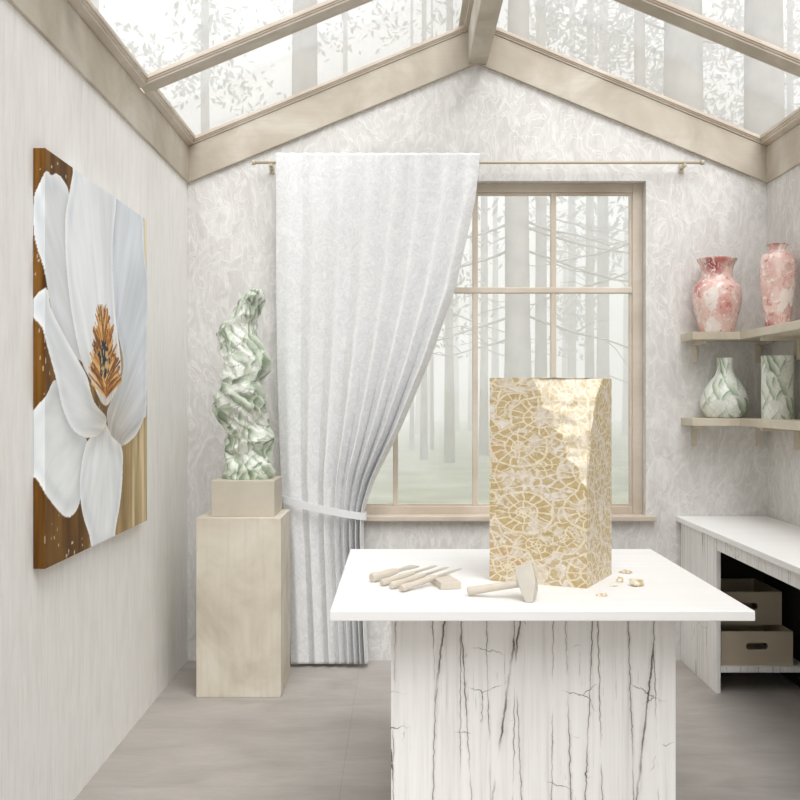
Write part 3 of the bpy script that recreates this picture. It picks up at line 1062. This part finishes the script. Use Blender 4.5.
def smooth_interp(x, kx, ky):
    f = np.interp(np.linspace(kx[0], kx[-1], 200), kx, ky)
    kk = np.hanning(15); kk /= kk.sum()
    f = np.convolve(np.pad(f, 7, mode='reflect', reflect_type='odd'), kk, 'valid')
    return np.interp(x, np.linspace(kx[0], kx[-1], 200), f)


yy = np.linspace(153, 664, ny)
ll, rr = smooth_interp(yy, key_y, key_l), smooth_interp(yy, key_y, key_r)
U1 = np.linspace(0, 1, nu)
# fold phase: wide soft folds on the left, tighter ones on the right
folds = np.array([0.0, 0.13, 0.26, 0.39, 0.52, 0.65, 0.77, 0.89, 1.0])
phase = np.interp(U1, folds, np.arange(len(folds)))
kk = np.hanning(31); kk /= kk.sum()
phase = np.convolve(np.pad(phase, 15, mode='reflect', reflect_type='odd'), kk, 'valid')
vs, uvs = [], []
for j in range(ny):
    tv = (yy[j] - 153) / 511
    top_x = 276 + 204 * U1
    tie_f = np.interp(U1, [0, .15, .3, .45, .6, .75, .88, 1.0], [0, .26, .48, .64, .765, .865, .94, 1.0])
    if yy[j] <= 510:
        h = (480 - rr[j]) / (480 - 364.0)
        h = min(max(h, 0.0), 1.02)
        tie_x = 284 + 80 * tie_f
        xpx = top_x + (tie_x - top_x) * h
        xpx = xpx + (ll[j] - xpx[0]) * (1 - U1) + (rr[j] - xpx[-1]) * U1
        g = h
    else:
        xpx = ll[j] + (rr[j] - ll[j]) * tie_f
        g = 1.0 - 0.55 * min(1.0, (yy[j] - 510) / 60)
    near_tie = math.exp(-((yy[j] - 508) / 28) ** 2)
    amp = (0.009 + 0.015 * U1 + g * (0.003 + 0.046 * U1)) * (1 - 0.45 * near_tie)
    amp = amp * min(1, 0.45 + tv * 6)
    dy = amp * (1.0 - 2.0 * np.abs(np.sin(math.pi * phase)) ** 0.9) - 0.02 * g * U1 + 0.004 * np.sin(2 * math.pi * phase * 0.37 + tv * 5)
    # folds overhang a little sideways so each pleat has a crisp edge
    dx = np.minimum(amp * 0.38, 0.006) * np.sin(2 * math.pi * phase + 0.4)
    dx[0] = dx[-1] = 0
    top = 0.0015 * np.sin(2 * math.pi * phase * 2) * (1 if j == 0 else 0)
    for i in range(nu):
        Y = CYM + dy[i] - 0.012
        x = (xpx[i] - 400) * CYM / F + dx[i]
        z = CH + (400 - yy[j]) * Y / F + top[i]
        vs.append((x, Y, max(z, 0.006)))
        uvs.append((U1[i] * 1.25, 1 - tv * 2.5))
fs = []
for j in range(ny - 1):
    for i in range(nu - 1):
        a = j * nu + i
        fs.append((a, a + nu, a + nu + 1, a + 1))
cur = MB().add(vs, fs, 0, True).build('curtain', 'curtain')
uvl = cur.data.uv_layers.new(name='UVMap')
li = np.empty(len(cur.data.loops), int)
cur.data.loops.foreach_get('vertex_index', li)
uvl.data.foreach_set('uv', np.array(uvs)[li].ravel())
md = cur.modifiers.new('thickness', 'SOLIDIFY')
md.thickness = 0.0022
md.offset = 0
tag(cur, 'white patterned curtain gathered to the left of the window', 'curtain')

# tieback: a flat band looping round the gathered cloth
mb = MB()
NB = 72
ring = []
for k in range(NB):
    t = 2 * math.pi * k / NB
    ct, st = math.cos(t), math.sin(t)
    sx = math.copysign(abs(ct) ** 0.45, ct)
    sy = math.copysign(abs(st) ** 0.6, st)
    x = (-0.594 + 0.175) / 2 * 0 + ((282 + 366) / 2 - 400) * CYM / F + sx * (84 / 2) * CYM / F
    y = 5.022 + sy * 0.068
    py = 506.5 + (x - ((324 - 400) * CYM / F)) * F / CYM * (18.0 / 84) - 0.0
    sag = 1.2 * (1 - sx * sx)
    z = CH + (400 - py - sag) * CYM / F
    ring.append((x, y, z))
vs, fs = [], []
for (x, y, z) in ring:
    cx, cy = (324 - 400) * CYM / F, 5.022
    dx, dy = x - cx, y - cy
    dl = math.hypot(dx, dy * 3)
    ox, oy = dx / dl * 0.003, dy * 3 / dl * 0.003
    vs += [(x, y, z - 0.0185), (x + ox, y + oy, z - 0.0180), (x + ox, y + oy, z + 0.0180), (x, y, z + 0.0185)]
for k in range(NB):
    a, b2 = k * 4, ((k + 1) % NB) * 4
    for q in range(4):
        q2 = (q + 1) % 4
        fs.append((a + q, b2 + q, b2 + q2, a + q2))
mb.add(vs, fs, 0, False)
tb = mb.build('curtain_tieback', 'curtain')
tag(tb, 'white cloth tieback band holding the curtain in beside the plinth', 'tieback')

# ------------------------------------------------------------------ L-shaped wall shelves with brackets
SD = 0.205


def shelf(z0, z1, label, low):
    r = thing('corner_shelf', label, 'shelf', (1.63, 5.05, z0))
    x0 = 1.413
    yf = YB - SD
    xf = XR - SD
    yn = 3.2
    pts = [(x0, YB - .001), (x0, yf), (xf, yf), (xf, yn), (XR - .001, yn), (XR - .001, YB - .001)]
    n = len(pts)
    vs = [(x, y, z0) for x, y in pts] + [(x, y, z1) for x, y in pts]
    fs = [(0, 1, 2, 5), (2, 3, 4, 5), (6, 11, 8, 7), (8, 11, 10, 9)] + [(k, (k + 1) % n, n + (k + 1) % n, n + k) for k in range(n)]
    MB().add(vs, fs).build('board', 'pale_wood', r, bevel=0.003)
    d = 0.011
    def brk(flip, c):
        mb = MB()
        if not flip:
            mb.box(c - d, c + d, YB - 0.018, YB - 0.001, z0 - 0.105, z0)
            mb.box(c - d, c + d, yf + 0.03, YB - 0.018, z0 - 0.018, z0)
        else:
            mb.box(XR - 0.018, XR - 0.001, c - d * 2, c + d * 2, z0 - 0.105, z0)
            mb.box(xf + 0.03, XR - 0.018, c - d * 2, c + d * 2, z0 - 0.018, z0)
        mb.build('bracket', 'pale_wood', r, bevel=0.002)
    brk(False, 1.478)
    brk(False, 1.80)
    brk(True, 4.735)
    brk(True, 3.5)
    return r


shelf(1.602, 1.640, 'pale wood corner shelf carrying the two pink vases, upper of the pair', False)
shelf(1.184, 1.222, 'pale wood corner shelf carrying the two green vases, lower of the pair', True)


def vase(name, prof, x, y, z, mat, label, shape=None, lip=0.006):
    rs_, zs_ = np.array([p[0] for p in prof]), np.array([p[1] for p in prof])
    # Catmull-Rom through the control points
    pr_ = []
    for i in range(len(prof) - 1):
        p0, p1, p2, p3 = (np.array(prof[min(max(i + j - 1, 0), len(prof) - 1)]) for j in range(4))
        for k in range(6):
            t = k / 6
            q = 0.5 * ((2 * p1) + (-p0 + p2) * t + (2 * p0 - 5 * p1 + 4 * p2 - p3) * t * t + (-p0 + 3 * p1 - 3 * p2 + p3) * t ** 3)
            pr_.append((max(q[0], 0.004), q[1]))
    pr_.append(prof[-1])
    H = prof[-1][1]
    inner = [(max(r - lip, 0.004), zq) for r, zq in pr_ if zq > H * 0.45][::-1]
    inner[0] = (prof[-1][0] - lip, H - 0.001)
    prf = pr_ + [(prof[-1][0] - lip * .5, H + 0.001)] + inner + [(0.004, inner[-1][1] - 0.005)]
    return tag(MB().lathe(prf, x, y, z, 64, 0, shape).build(name, mat, origin=(x, y, z)), label, 'vase')


vase('vase', [(0.070, 0), (0.079, 0.006), (0.095, 0.06), (0.113, 0.13), (0.117, 0.18), (0.110, 0.225), (0.083, 0.255), (0.074, 0.285), (0.079, 0.325), (0.094, 0.352), (0.097, 0.362)],
     (717 - 400) * 5.03 / F, 5.03, 1.640, 'vase_pink', 'wide pink and white patterned vase with flared neck on the upper shelf')
vase('vase', [(0.046, 0), (0.052, 0.006), (0.060, 0.06), (0.072, 0.15), (0.079, 0.24), (0.079, 0.30), (0.069, 0.335), (0.045, 0.352), (0.036, 0.362), (0.040, 0.378), (0.050, 0.388)],
     1.744, 4.73, 1.640, 'vase_pink_tall', 'tall slim red and pink vase with narrow neck on the upper shelf')
vase('vase', [(0.072, 0), (0.090, 0.006), (0.112, 0.045), (0.116, 0.085), (0.104, 0.13), (0.076, 0.175), (0.052, 0.205), (0.040, 0.235), (0.038, 0.265), (0.041, 0.294)],
     (725 - 400) * 5.03 / F, 5.03, 1.222, 'vase_green', 'round-bellied white vase with green leaves on the lower shelf')
vase('vase', [(0.068, 0), (0.071, 0.004), (0.072, 0.10), (0.072, 0.20), (0.073, 0.285), (0.072, 0.29)],
     1.751, 4.75, 1.222, 'vase_green', 'straight cylindrical white vase with green leaves on the lower shelf',
     )

# ------------------------------------------------------------------ bench along the right wall
bench = thing('workbench', 'low white distressed bench along the right wall with an open cubby', 'bench', (1.62, 4.6, 0))
BX0 = 1.411
BH, BT = 0.727, 0.026
BXR = XR - 0.003
MB().box(1.388, BXR, 1.6, YB - 0.002, BH - BT, BH).build('benchtop', 'bench_top', bench, bevel=0.003)
MB().box(BX0, BX0 + 0.021, 4.57, YB - 0.004, 0, BH - BT).build('end_panel', 'cracked_soft', bench, bevel=0.002)
MB().box(BX0 + 0.003, BX0 + 0.022, 1.64, 4.569, BH - BT - 0.062, BH - BT).build('apron', 'cracked_soft', bench, bevel=0.002)
MB().box(BX0 + 0.021, BXR - 0.02, 4.575, YB - 0.026, 0.092, 0.118).build('shelf', 'cracked_soft', bench, bevel=0.002)
MB().box(BX0 + 0.021, BXR, YB - 0.025, YB - 0.004, 0, BH - BT).build('back_panel', 'dark', bench)  # near-black colour stands in for the shade inside the cubby
MB().box(BXR - 0.02, BXR, 1.64, YB - 0.025, 0, BH - BT).build('side_panel', 'dark', bench)  # coloured near-black for the shade under the bench
MB().box(BX0 + 0.003, BX0 + 0.06, 1.64, 1.70, 0, BH - BT - 0.062).build('leg', 'cracked_soft', bench, bevel=0.002)


def crate(y0, z0, label):
    x0, x1, d, h, th = 1.4425, 1.7655, 0.36, 0.152, 0.007
    r = thing('storage_box', label, 'box', ((x0 + x1) / 2, y0 + d / 2, z0), 'beige storage boxes under the bench')
    def wall_with_slot(y):
        cx, cz = (x0 + x1) / 2, z0 + 0.086
        hw, hh, rd = 0.049, 0.0155, 0.012
        inner = []
        for (sx, sz, a0) in ((1, 1, 0), (-1, 1, 90), (-1, -1, 180), (1, -1, 270)):
            for q in range(5):
                a = math.radians(a0 + q * 22.5)
                inner.append((cx + sx * (hw - rd) + rd * math.cos(a), cz + sz * (hh - rd) + rd * math.sin(a)))
        outer = [(x1, z0 + h), (x0, z0 + h), (x0, z0), (x1, z0)]
        vs, fs = [], []
        for yq in (y, y + th):
            vs += [(a, yq, b) for a, b in inner] + [(a, yq, b) for a, b in outer]
        n = 20
        o = n + 4
        for c in range(4):
            ids = [c * 5 + q for q in range(5)]
            for q in range(4):
                fs.append((ids[q], ids[q + 1], n + c))
                fs.append((o + ids[q + 1], o + ids[q], o + n + c))
            nx = ((c + 1) % 4) * 5
            fs.append((ids[4], nx, n + (c + 1) % 4, n + c))
            fs.append((o + nx, o + ids[4], o + n + c, o + n + (c + 1) % 4))
            fs.append((n + c, n + (c + 1) % 4, o + n + (c + 1) % 4, o + n + c))
        for q in range(n):
            fs.append((q, (q + 1) % n, o + (q + 1) % n, o + q))
        return MB().add(vs, fs)
    wall_with_slot(y0).build('front_panel', 'box', r)
    mb = MB()
    mb.box(x0, x0 + th, y0 + th, y0 + d, z0, z0 + h)
    mb.box(x1 - th, x1, y0 + th, y0 + d, z0, z0 + h)
    mb.box(x0 + th, x1 - th, y0 + d - th, y0 + d, z0, z0 + h)
    mb.box(x0 + th, x1 - th, y0 + th, y0 + d - th, z0, z0 + th)
    mb.build('body', 'box', r)
    return r


crate(4.60, 0.118, 'beige storage box with slot handle on the bench shelf, bottom of the two')
crate(4.735, 0.2705, 'beige storage box with slot handle stacked on top of the other box')

# ------------------------------------------------------------------ work table
TZ, TT = 0.75, 0.027
tx0, tx1, ty0, ty1 = -0.186, 0.943, 2.717, 3.85
table = thing('work_table', 'large white distressed square table in the middle of the studio', 'table', ((tx0 + tx1) / 2, (ty0 + ty1) / 2, 0))
MB().box(tx0, tx1, ty0, ty1, TZ - TT, TZ).build('tabletop', 'paint_top', table, bevel=0.003)
gx0, gx1 = (391 - 400) * 2.9 / F, (676 - 400) * 2.9 / F
MB().box(gx0, gx1, 2.9, 2.9 + (gx1 - gx0), 0, TZ - TT).build('base', 'cracked', table, bevel=0.003)

# ------------------------------------------------------------------ stone block with a broken corner
A = Vector((0.278, 3.177)); B = Vector((0.555, 3.040)); Cc = Vector((0.679, 3.286))
ex = (B - A); ey = (Cc - B)
lx_, ly_ = ex.length, ey.length
ex.normalize(); ey.normalize()
HB = 0.628


def bpt(s, t, z):
    """s along A->B from A, t along B->C from the front face"""
    p = A + ex * s + ey * t
    return Vector((p.x, p.y, TZ + z))


REACH = 0.335
vs, fs, mi = [], [], []
bm = bmesh.new()
ns, nt, nz = 70, 56, 130
grid = {}


def gv(i, j, k_):
    key = (i, j, k_)
    if key not in grid:
        grid[key] = bm.verts.new((i / ns * lx_, j / nt * ly_, k_ / nz * HB))
    return grid[key]


for i in range(ns):
    for k_ in range(nz):
        bm.faces.new((gv(i, 0, k_), gv(i + 1, 0, k_), gv(i + 1, 0, k_ + 1), gv(i, 0, k_ + 1)))
        bm.faces.new((gv(i + 1, nt, k_), gv(i, nt, k_), gv(i, nt, k_ + 1), gv(i + 1, nt, k_ + 1)))
for j in range(nt):
    for k_ in range(nz):
        bm.faces.new((gv(ns, j, k_), gv(ns, j + 1, k_), gv(ns, j + 1, k_ + 1), gv(ns, j, k_ + 1)))
        bm.faces.new((gv(0, j + 1, k_), gv(0, j, k_), gv(0, j, k_ + 1), gv(0, j + 1, k_ + 1)))
for i in range(ns):
    for j in range(nt):
        bm.faces.new((gv(i, j, nz), gv(i + 1, j, nz), gv(i + 1, j + 1, nz), gv(i, j + 1, nz)))
        bm.faces.new((gv(i, j + 1, 0), gv(i + 1, j + 1, 0), gv(i + 1, j, 0), gv(i, j, 0)))
moved = set()
for vtx in bm.verts:
    s, t, z = vtx.co
    u, h = lx_ - s, HB - z
    nzv = noise.fractal(Vector((s * 28, t * 28, z * 28)), 1.0, 2.0, 3)
    # width of the break on the front face and depth into the side face, as steps of height
    rag = noise.noise(Vector((z * 30, 2.0, 5.0))) * 0.012
    wu = np.interp(h, [0, 0.05, 0.09, 0.10, 0.155, 0.175, 0.245, 0.255, 0.30, REACH], [0.165, 0.150, 0.140, 0.105, 0.100, 0.078, 0.060, 0.038, 0.022, 0.0]) + rag * (h < REACH - .02)
    wv = np.interp(h, [0, 0.03, 0.06, 0.14, 0.16, 0.24, 0.26, REACH], [0.175, 0.140, 0.095, 0.060, 0.042, 0.032, 0.012, 0.0])
    if h < REACH and wu > 1e-4:
        f = 1 - u / wu - t / max(wv, 1e-4)          # > 0: inside the removed wedge
        if f > -0.04:
            push = max(f, 0.0)
            # slide the point back along the wedge normal onto the broken plane
            nrm = Vector((1 / wu, 1 / max(wv, 1e-4)))
            d = push / nrm.length_squared
            scoop = 0.010 * min(1, push * 3) * (0.3 + 1.1 * abs(noise.noise(Vector((s * 14 + 3, t * 14, z * 16)))) + 0.4 * abs(math.sin(h * 27 + s * 30)))
            nl = nrm.normalized()
            vtx.co.x = s - (nrm.x * d + nl.x * (scoop + 0.004 * nzv * min(1, push * 5)))
            vtx.co.y = t + (nrm.y * d + nl.y * (scoop + 0.004 * nzv * min(1, push * 5)))
            if push > 0.02:
                moved.add(vtx)
    if h < 0.006 and 0.05 < s:
        vtx.co.z -= 0.004 * max(0, nzv)
for f in bm.faces:
    if sum(v in moved for v in f.verts) >= 3:
        f.material_index = 1
        f.smooth = True
for vtx in bm.verts:
    s, t, z = vtx.co
    p = bpt(s, t, z)
    vtx.co = p - Vector((0.48, 3.16, TZ))
bmesh.ops.recalc_face_normals(bm, faces=bm.faces)
me = bpy.data.meshes.new('stone_block')
bm.to_mesh(me); bm.free()
me.materials.append(M['block']); me.materials.append(M['chip'])
blk = bpy.data.objects.new('stone_block', me)
C.objects.link(blk)
blk.location = (0.48, 3.16, TZ + 0.0005)
tag(blk, 'upright ochre and cream patterned stone block with broken corner on the table', 'stone block')


# chips knocked off the block
def on_table(px, py):
    Y = (CH - TZ) * F / (py - 400)
    return Vector(((px - 400) * Y / F, Y, TZ))


def stone_chip(px, py, wx, wy, hz, rz, seed, label):
    p = on_table(px, py)
    rs = random.Random(seed)
    b2 = bmesh.new()
    pts = []
    for q in range(16):
        a = rs.random() * 6.283
        rr_ = 0.45 + 0.55 * rs.random()
        pts.append((math.cos(a) * rr_ * wx / 2, math.sin(a) * rr_ * wy / 2, rs.random() * hz * (1.15 - rr_ * .7)))
    for q in range(7):
        a = q / 7 * 6.283 + rs.random() * .4
        pts.append((math.cos(a) * wx * .5, math.sin(a) * wy * .5, rs.random() * hz * .25))
    for q in range(5):
        a = q / 5 * 6.283
        pts.append((math.cos(a) * wx * .3, math.sin(a) * wy * .3, 0))
    for q in pts:
        b2.verts.new(q)
    bmesh.ops.convex_hull(b2, input=b2.verts)
    zmin = min(v.co.z for v in b2.verts)
    for f in b2.faces:
        f.material_index = 1 if rs.random() < 0.6 else 0
    me2 = bpy.data.meshes.new('stone_chip')
    b2.to_mesh(me2); b2.free()
    me2.materials.append(M['block']); me2.materials.append(M['chip'])
    o = bpy.data.objects.new('stone_chip', me2)
    C.objects.link(o)
    o.location = p - Vector((0, 0, zmin - 0.0004))
    o.rotation_euler = (0, 0, rz)
    tag(o, label, 'stone chip', 'stone chips on the table')


stone_chip(625.5, 573, 0.050, 0.024, 0.017, -0.3, 1, 'flat stone chip farthest back on the table, right of the block')
stone_chip(636.5, 586, 0.046, 0.042, 0.044, 0.4, 2, 'largest stone chip on the table, chunky with cream faces')
stone_chip(620, 582, 0.026, 0.022, 0.022, 0.9, 3, 'small cream stone chip between the block and the largest chip')
stone_chip(614, 586.5, 0.026, 0.012, 0.006, 0.3, 4, 'thin sliver of stone closest to the right edge of the block')
stone_chip(601.5, 596, 0.036, 0.018, 0.015, -0.25, 5, 'stone chip nearest the front edge of the table, below the block')

# ------------------------------------------------------------------ mallet
p_end = on_table(469, 596); p_head = on_table(529, 603)
mal = thing('hammer', 'pale wooden hammer leaning on its head in front of the stone block', 'hammer', (p_head.x, p_head.y, TZ))
e0 = p_end + Vector((-0.002, 0, 0.0135))
hc = P(525, 582.5, 2.87)
dr = (hc - e0).normalized()
pts = [e0 + dr * ((hc - e0).length * q) for q in (0, .03, .06, .4, .8, 1.0)]
MB().tube(pts, [0.0115, 0.0132, 0.0128, 0.0112, 0.011, 0.011], 16).build('handle', 'tool', mal)
# wedge-shaped head, broad face on top and a narrow peen at the table
top_c = P(524.5, 567, 2.90)
bot_c = Vector((P(531, 604, 2.81).x, 2.845, TZ + 0.0012))
ax = (bot_c - top_c)
axn = ax.normalized()
side = Vector((dr.x, dr.y, 0)).normalized()
side = (side - axn * side.dot(axn)).normalized()
dep = axn.cross(side).normalized()
rows = [(0.0, .0235, .021, 0), (0.03, .025, .0225, 0), (0.36, .0255, .0225, 0.002), (0.62, .0235, .0215, 0.003), (1.0, .011, .018, 0.002)]
vs = []
for (q, hs, hd, sh) in rows:
    c = top_c + ax * q + side * sh
    for (sx, sy) in ((-1, -1), (1, -1), (1, 1), (-1, 1)):
        vs.append(c + side * hs * sx + dep * hd * sy)
for i in range(4):                                   # flat foot on the table
    vs[-4 + i].z = TZ + 0.0006
fs = [(0, 1, 2, 3), (16, 19, 18, 17)]
for i in range(4):
    for k_ in range(4):
        a = i * 4 + k_
        b2 = i * 4 + (k_ + 1) % 4
        fs.append((a, b2, b2 + 4, a + 4))
MB().add(vs, fs).build('head', 'tool_grey', mal, bevel=0.0025)


# ------------------------------------------------------------------ chisels fanned over a small block
def chisel(pa, pb, z_end, z_tip, r, label, flat):
    a = on_table(*pa); b2 = on_table(*pb)
    a.z = TZ + z_end; b2.z = TZ + z_tip
    o = thing('chisel', label, 'chisel', (a.x, a.y, TZ), 'wood carving chisels on the table')
    d = b2 - a
    L = d.length
    dn = d.normalized()
    hl = 0.58
    q = [0, .02, .05, .2, .36, .5, .56, hl]
    rd = [r * .82, r * 1.08, r * 1.1, r * .86, r * .95, r * .8, r * .66, r * .5]
    MB().tube([a + d * t for t in q], rd, 14).build('handle', 'tool', o)
    sd_ = Vector((-dn.y, dn.x, 0)).normalized()
    up = sd_.cross(dn).normalized() * -1
    if up.z < 0:
        up = -up
    vs = []
    for (t, w_, h_) in ((hl - .03, r * .42, r * .4), (hl + .08, r * .40, r * .36), (.80, flat * .8, r * .30), (.95, flat, r * .2), (1.0, flat, r * .04)):
        c = a + d * t
        vs += [c - sd_ * w_ - up * h_, c + sd_ * w_ - up * h_, c + sd_ * w_ + up * h_, c - sd_ * w_ + up * h_]
    fs = [(0, 1, 2, 3), (16, 19, 18, 17)]
    for i in range(4):
        for k_ in range(4):
            fs.append((i * 4 + k_, i * 4 + (k_ + 1) % 4, i * 4 + (k_ + 1) % 4 + 4, i * 4 + k_ + 4))
    MB().add(vs, fs).build('blade', 'tool_grey', o, bevel=0.0008)


chisel((371.5, 582.5), (416, 574.5), 0.0148, 0.028, 0.0135, 'thick-handled chisel leftmost of the fan of four', 0.017)
chisel((381.5, 586.5), (436, 576), 0.0108, 0.033, 0.0098, 'chisel lying second from the left in the fan of four', 0.007)
chisel((391, 589.5), (448, 577.5), 0.0112, 0.033, 0.0102, 'chisel lying third from the left in the fan of four', 0.006)
chisel((401, 592.5), (461, 579), 0.0115, 0.033, 0.0104, 'chisel nearest the front of the fan, pointing toward the block', 0.005)
c0 = on_table(441, 590)
rot = Matrix.Translation(c0 + Vector((0.004, 0.0, 0.0003))) @ Matrix.Rotation(math.radians(7), 4, 'Z')
tag(MB().box(-0.002, 0.060, 0.0, 0.13, 0, 0.0215, mat=Matrix.Translation(c0 + Vector((0.002, 0, 0.0003))) @ Matrix.Rotation(math.radians(13), 4, 'Z'))
    .build('wood_block', 'tool', bevel=0.002, origin=tuple(c0)),
    'small pale wooden block lying under the tips of the chisels', 'block')

# ------------------------------------------------------------------ the misty wood outside
struct(MB().add([(-30, YB + T + 0.02, -0.15), (30, YB + T + 0.02, -0.15), (30, 70, -0.15), (-30, 70, -0.15),
                 (-30, YB + T + 0.02, -0.5), (30, YB + T + 0.02, -0.5), (30, 70, -0.5), (-30, 70, -0.5)],
                [(0, 1, 2, 3), (7, 6, 5, 4), (0, 4, 5, 1), (1, 5, 6, 2), (2, 6, 7, 3), (3, 7, 4, 0)]).build('ground', 'ground'),
       'mossy forest ground outside the window', 'ground')


def tree(px, Y, dia, label, height=20.0, branches=0, crown=0, cz=(6, 15), crx=2.2, lean=0.0, group=None, seed=0, leafsize=0.22):
    rs = random.Random(seed * 31 + int(px))
    x = (px - 400) * Y / F
    r = thing('tree', label, 'tree', (x, Y, -0.15), group)
    n = 9
    pts, rad = [], []
    for i in range(n):
        t = i / (n - 1)
        pts.append((x + lean * t * height + 0.05 * dia * rs.uniform(-1, 1), Y + 0.05 * dia * rs.uniform(-1, 1), -0.15 + height * t))
        rad.append(dia / 2 * (1.0 - 0.55 * t) * (1.25 if i == 0 else 1))
    MB().tube(pts, rad, 14).build('trunk', 'bark', r)
    for bi in range(branches):
        z = rs.uniform(2.2, 5.2) if branches < 9 else rs.uniform(2.0, 9)
        sg = rs.choice([-1, 1])
        L = rs.uniform(1.2, 3.0)
        ya = rs.uniform(-0.8, 0.3)
        q, qr = [], []
        for i in range(7):
            t = i / 6
            q.append((x + sg * L * t, Y + ya * t * L * .5, z - L * (0.42 * t - 0.16 * t * t) + 0.10 * rs.uniform(-1, 1) * t))
            qr.append(0.020 * (1 - 0.85 * t) + 0.003)
        bb = MB().tube(q, qr, 6)
        for tw in range(4):
            t = rs.uniform(.35, .95)
            k0 = Vector(q[int(t * 6)])
            k1 = k0 + Vector((sg * rs.uniform(.2, .6), rs.uniform(-.2, .2), rs.uniform(-.5, .25)))
            bb.tube([k0, (k0 + k1) / 2 + Vector((0, 0, .05)), k1], [.007, .005, .003], 5)
        bb.build('branch', 'bark', r)
    if crown:
        vs, fs = [], []
        hubs = [(x + lean * 10 + rs.gauss(0, crx * .5), Y + rs.gauss(0, crx * .4), rs.uniform(*cz)) for _ in range(max(4, crown // 60))]
        for i in range(crown):
            hx, hy, hz = rs.choice(hubs)
            c = Vector((rs.gauss(hx, .45), rs.gauss(hy, .45), rs.gauss(hz, .35)))
            u = Vector((rs.gauss(0, 1), rs.gauss(0, 1), rs.gauss(0, 1))).normalized()
            v2 = u.orthogonal().normalized()
            s_ = leafsize * rs.uniform(.5, 1.2)
            o = len(vs)
            vs += [c - u * s_, c + v2 * s_ * .4, c + u * s_, c - v2 * s_ * .4]
            fs.append((o, o + 1, o + 2, o + 3))
        MB().add(vs, fs).build('foliage', 'leaf', r)
    return r


tree(517.5, 15.5, 0.41, 'thick grey tree trunk filling the upper middle panes, nearest behind the window', branches=8, crown=0, seed=1)
tree(541, 21, 0.26, 'pale trunk just right of the thick tree behind the window', branches=3, seed=2)
tree(449.5, 24, 0.22, 'straight trunk seen between the curtain and the window mullion', branches=3, crown=260, cz=(2.5, 6), crx=1.0, seed=3, leafsize=.12)
tree(484, 27, 0.22, 'trunk half hidden by the middle mullion left of the stone block', branches=3, seed=4)
tree(424, 25, 0.16, 'slender trunk nearest the curtain edge in the lower window panes', branches=2, seed=5)
tree(432, 30, 0.10, 'very thin trunk beside the slender one near the curtain', seed=6)
tree(412, 30, 0.12, 'faint thin trunk low beside the curtain edge', seed=7)
tree(603, 30, 0.40, 'faint broad trunk in mist behind the right window panes', branches=10, crown=300, cz=(3, 9), crx=1.6, seed=8, leafsize=.15)
tree(572, 34, 0.30, 'faint trunk in mist right of the window middle mullion', crown=300, cz=(4, 10), crx=2.0, seed=9)
tree(640, 17, 0.22, 'thin branching tree at the right window edge', branches=9, seed=10)
tree(306, 19, 0.60, 'pale broad trunk seen through the left roof glass', crown=0, seed=11)
tree(682, 17, 0.78, 'broad grey trunk seen through the right roof glass, nearer the ridge', crown=0, seed=12)
tree(762, 17, 0.78, 'broad grey trunk at the right end of the right roof glass', crown=0, seed=13)
tree(205, 27, 0.30, 'leafy tree over the left roof glass beside the eaves', crown=700, cz=(8.5, 13), crx=1.5, seed=14, leafsize=.13)
tree(95, 27, 0.34, 'leafy tree far left above the eaves beam', crown=900, cz=(10.5, 15), crx=2.6, seed=15, leafsize=.15)
tree(345, 30, 0.24, 'leafy tree above the curtain beyond the left roof glass', height=14, crown=500, cz=(12, 14.5), crx=2.2, seed=16, leafsize=.14)
tree(590, 26, 0.24, 'leafy tree beyond the right roof glass beside the ridge', crown=2600, cz=(7.5, 13), crx=3.0, seed=17, leafsize=.16)
tree(690, 28, 0.24, 'leafy tree behind the broad trunks of the right roof glass', crown=3200, cz=(6, 13), crx=3.6, seed=18, leafsize=.17)
tree(790, 30, 0.26, 'leafy tree at the far right beyond the roof glass', crown=3000, cz=(6, 14), crx=3.6, seed=19, leafsize=.18)
rs = random.Random(3)
for i in range(16):
    pxx = 330 + i * 21 + rs.uniform(-7, 7)
    tree(pxx, rs.uniform(36, 52), rs.uniform(.2, .34), 'pale distant tree trunk fading into the mist of the wood', height=9.0, group='distant trunks in the mist', seed=30 + i)

# mist hanging between the trees
t = NT('mist')
t.n.remove(t.b)
vsn = t.node('ShaderNodeVolumeScatter')
vsn.inputs['Color'].default_value = (1, 1, 1, 1)
vsn.inputs['Density'].default_value = 0.042
vsn.inputs['Anisotropy'].default_value = 0.0
t.l.new(vsn.outputs[0], t.out.inputs['Volume'])
mist = MB().box(-22, 24, 6.2, 60, -0.14, 22).build('mist', t.m)
tag(mist, 'white mist hanging between the trees outside the window', 'mist', kind='stuff')
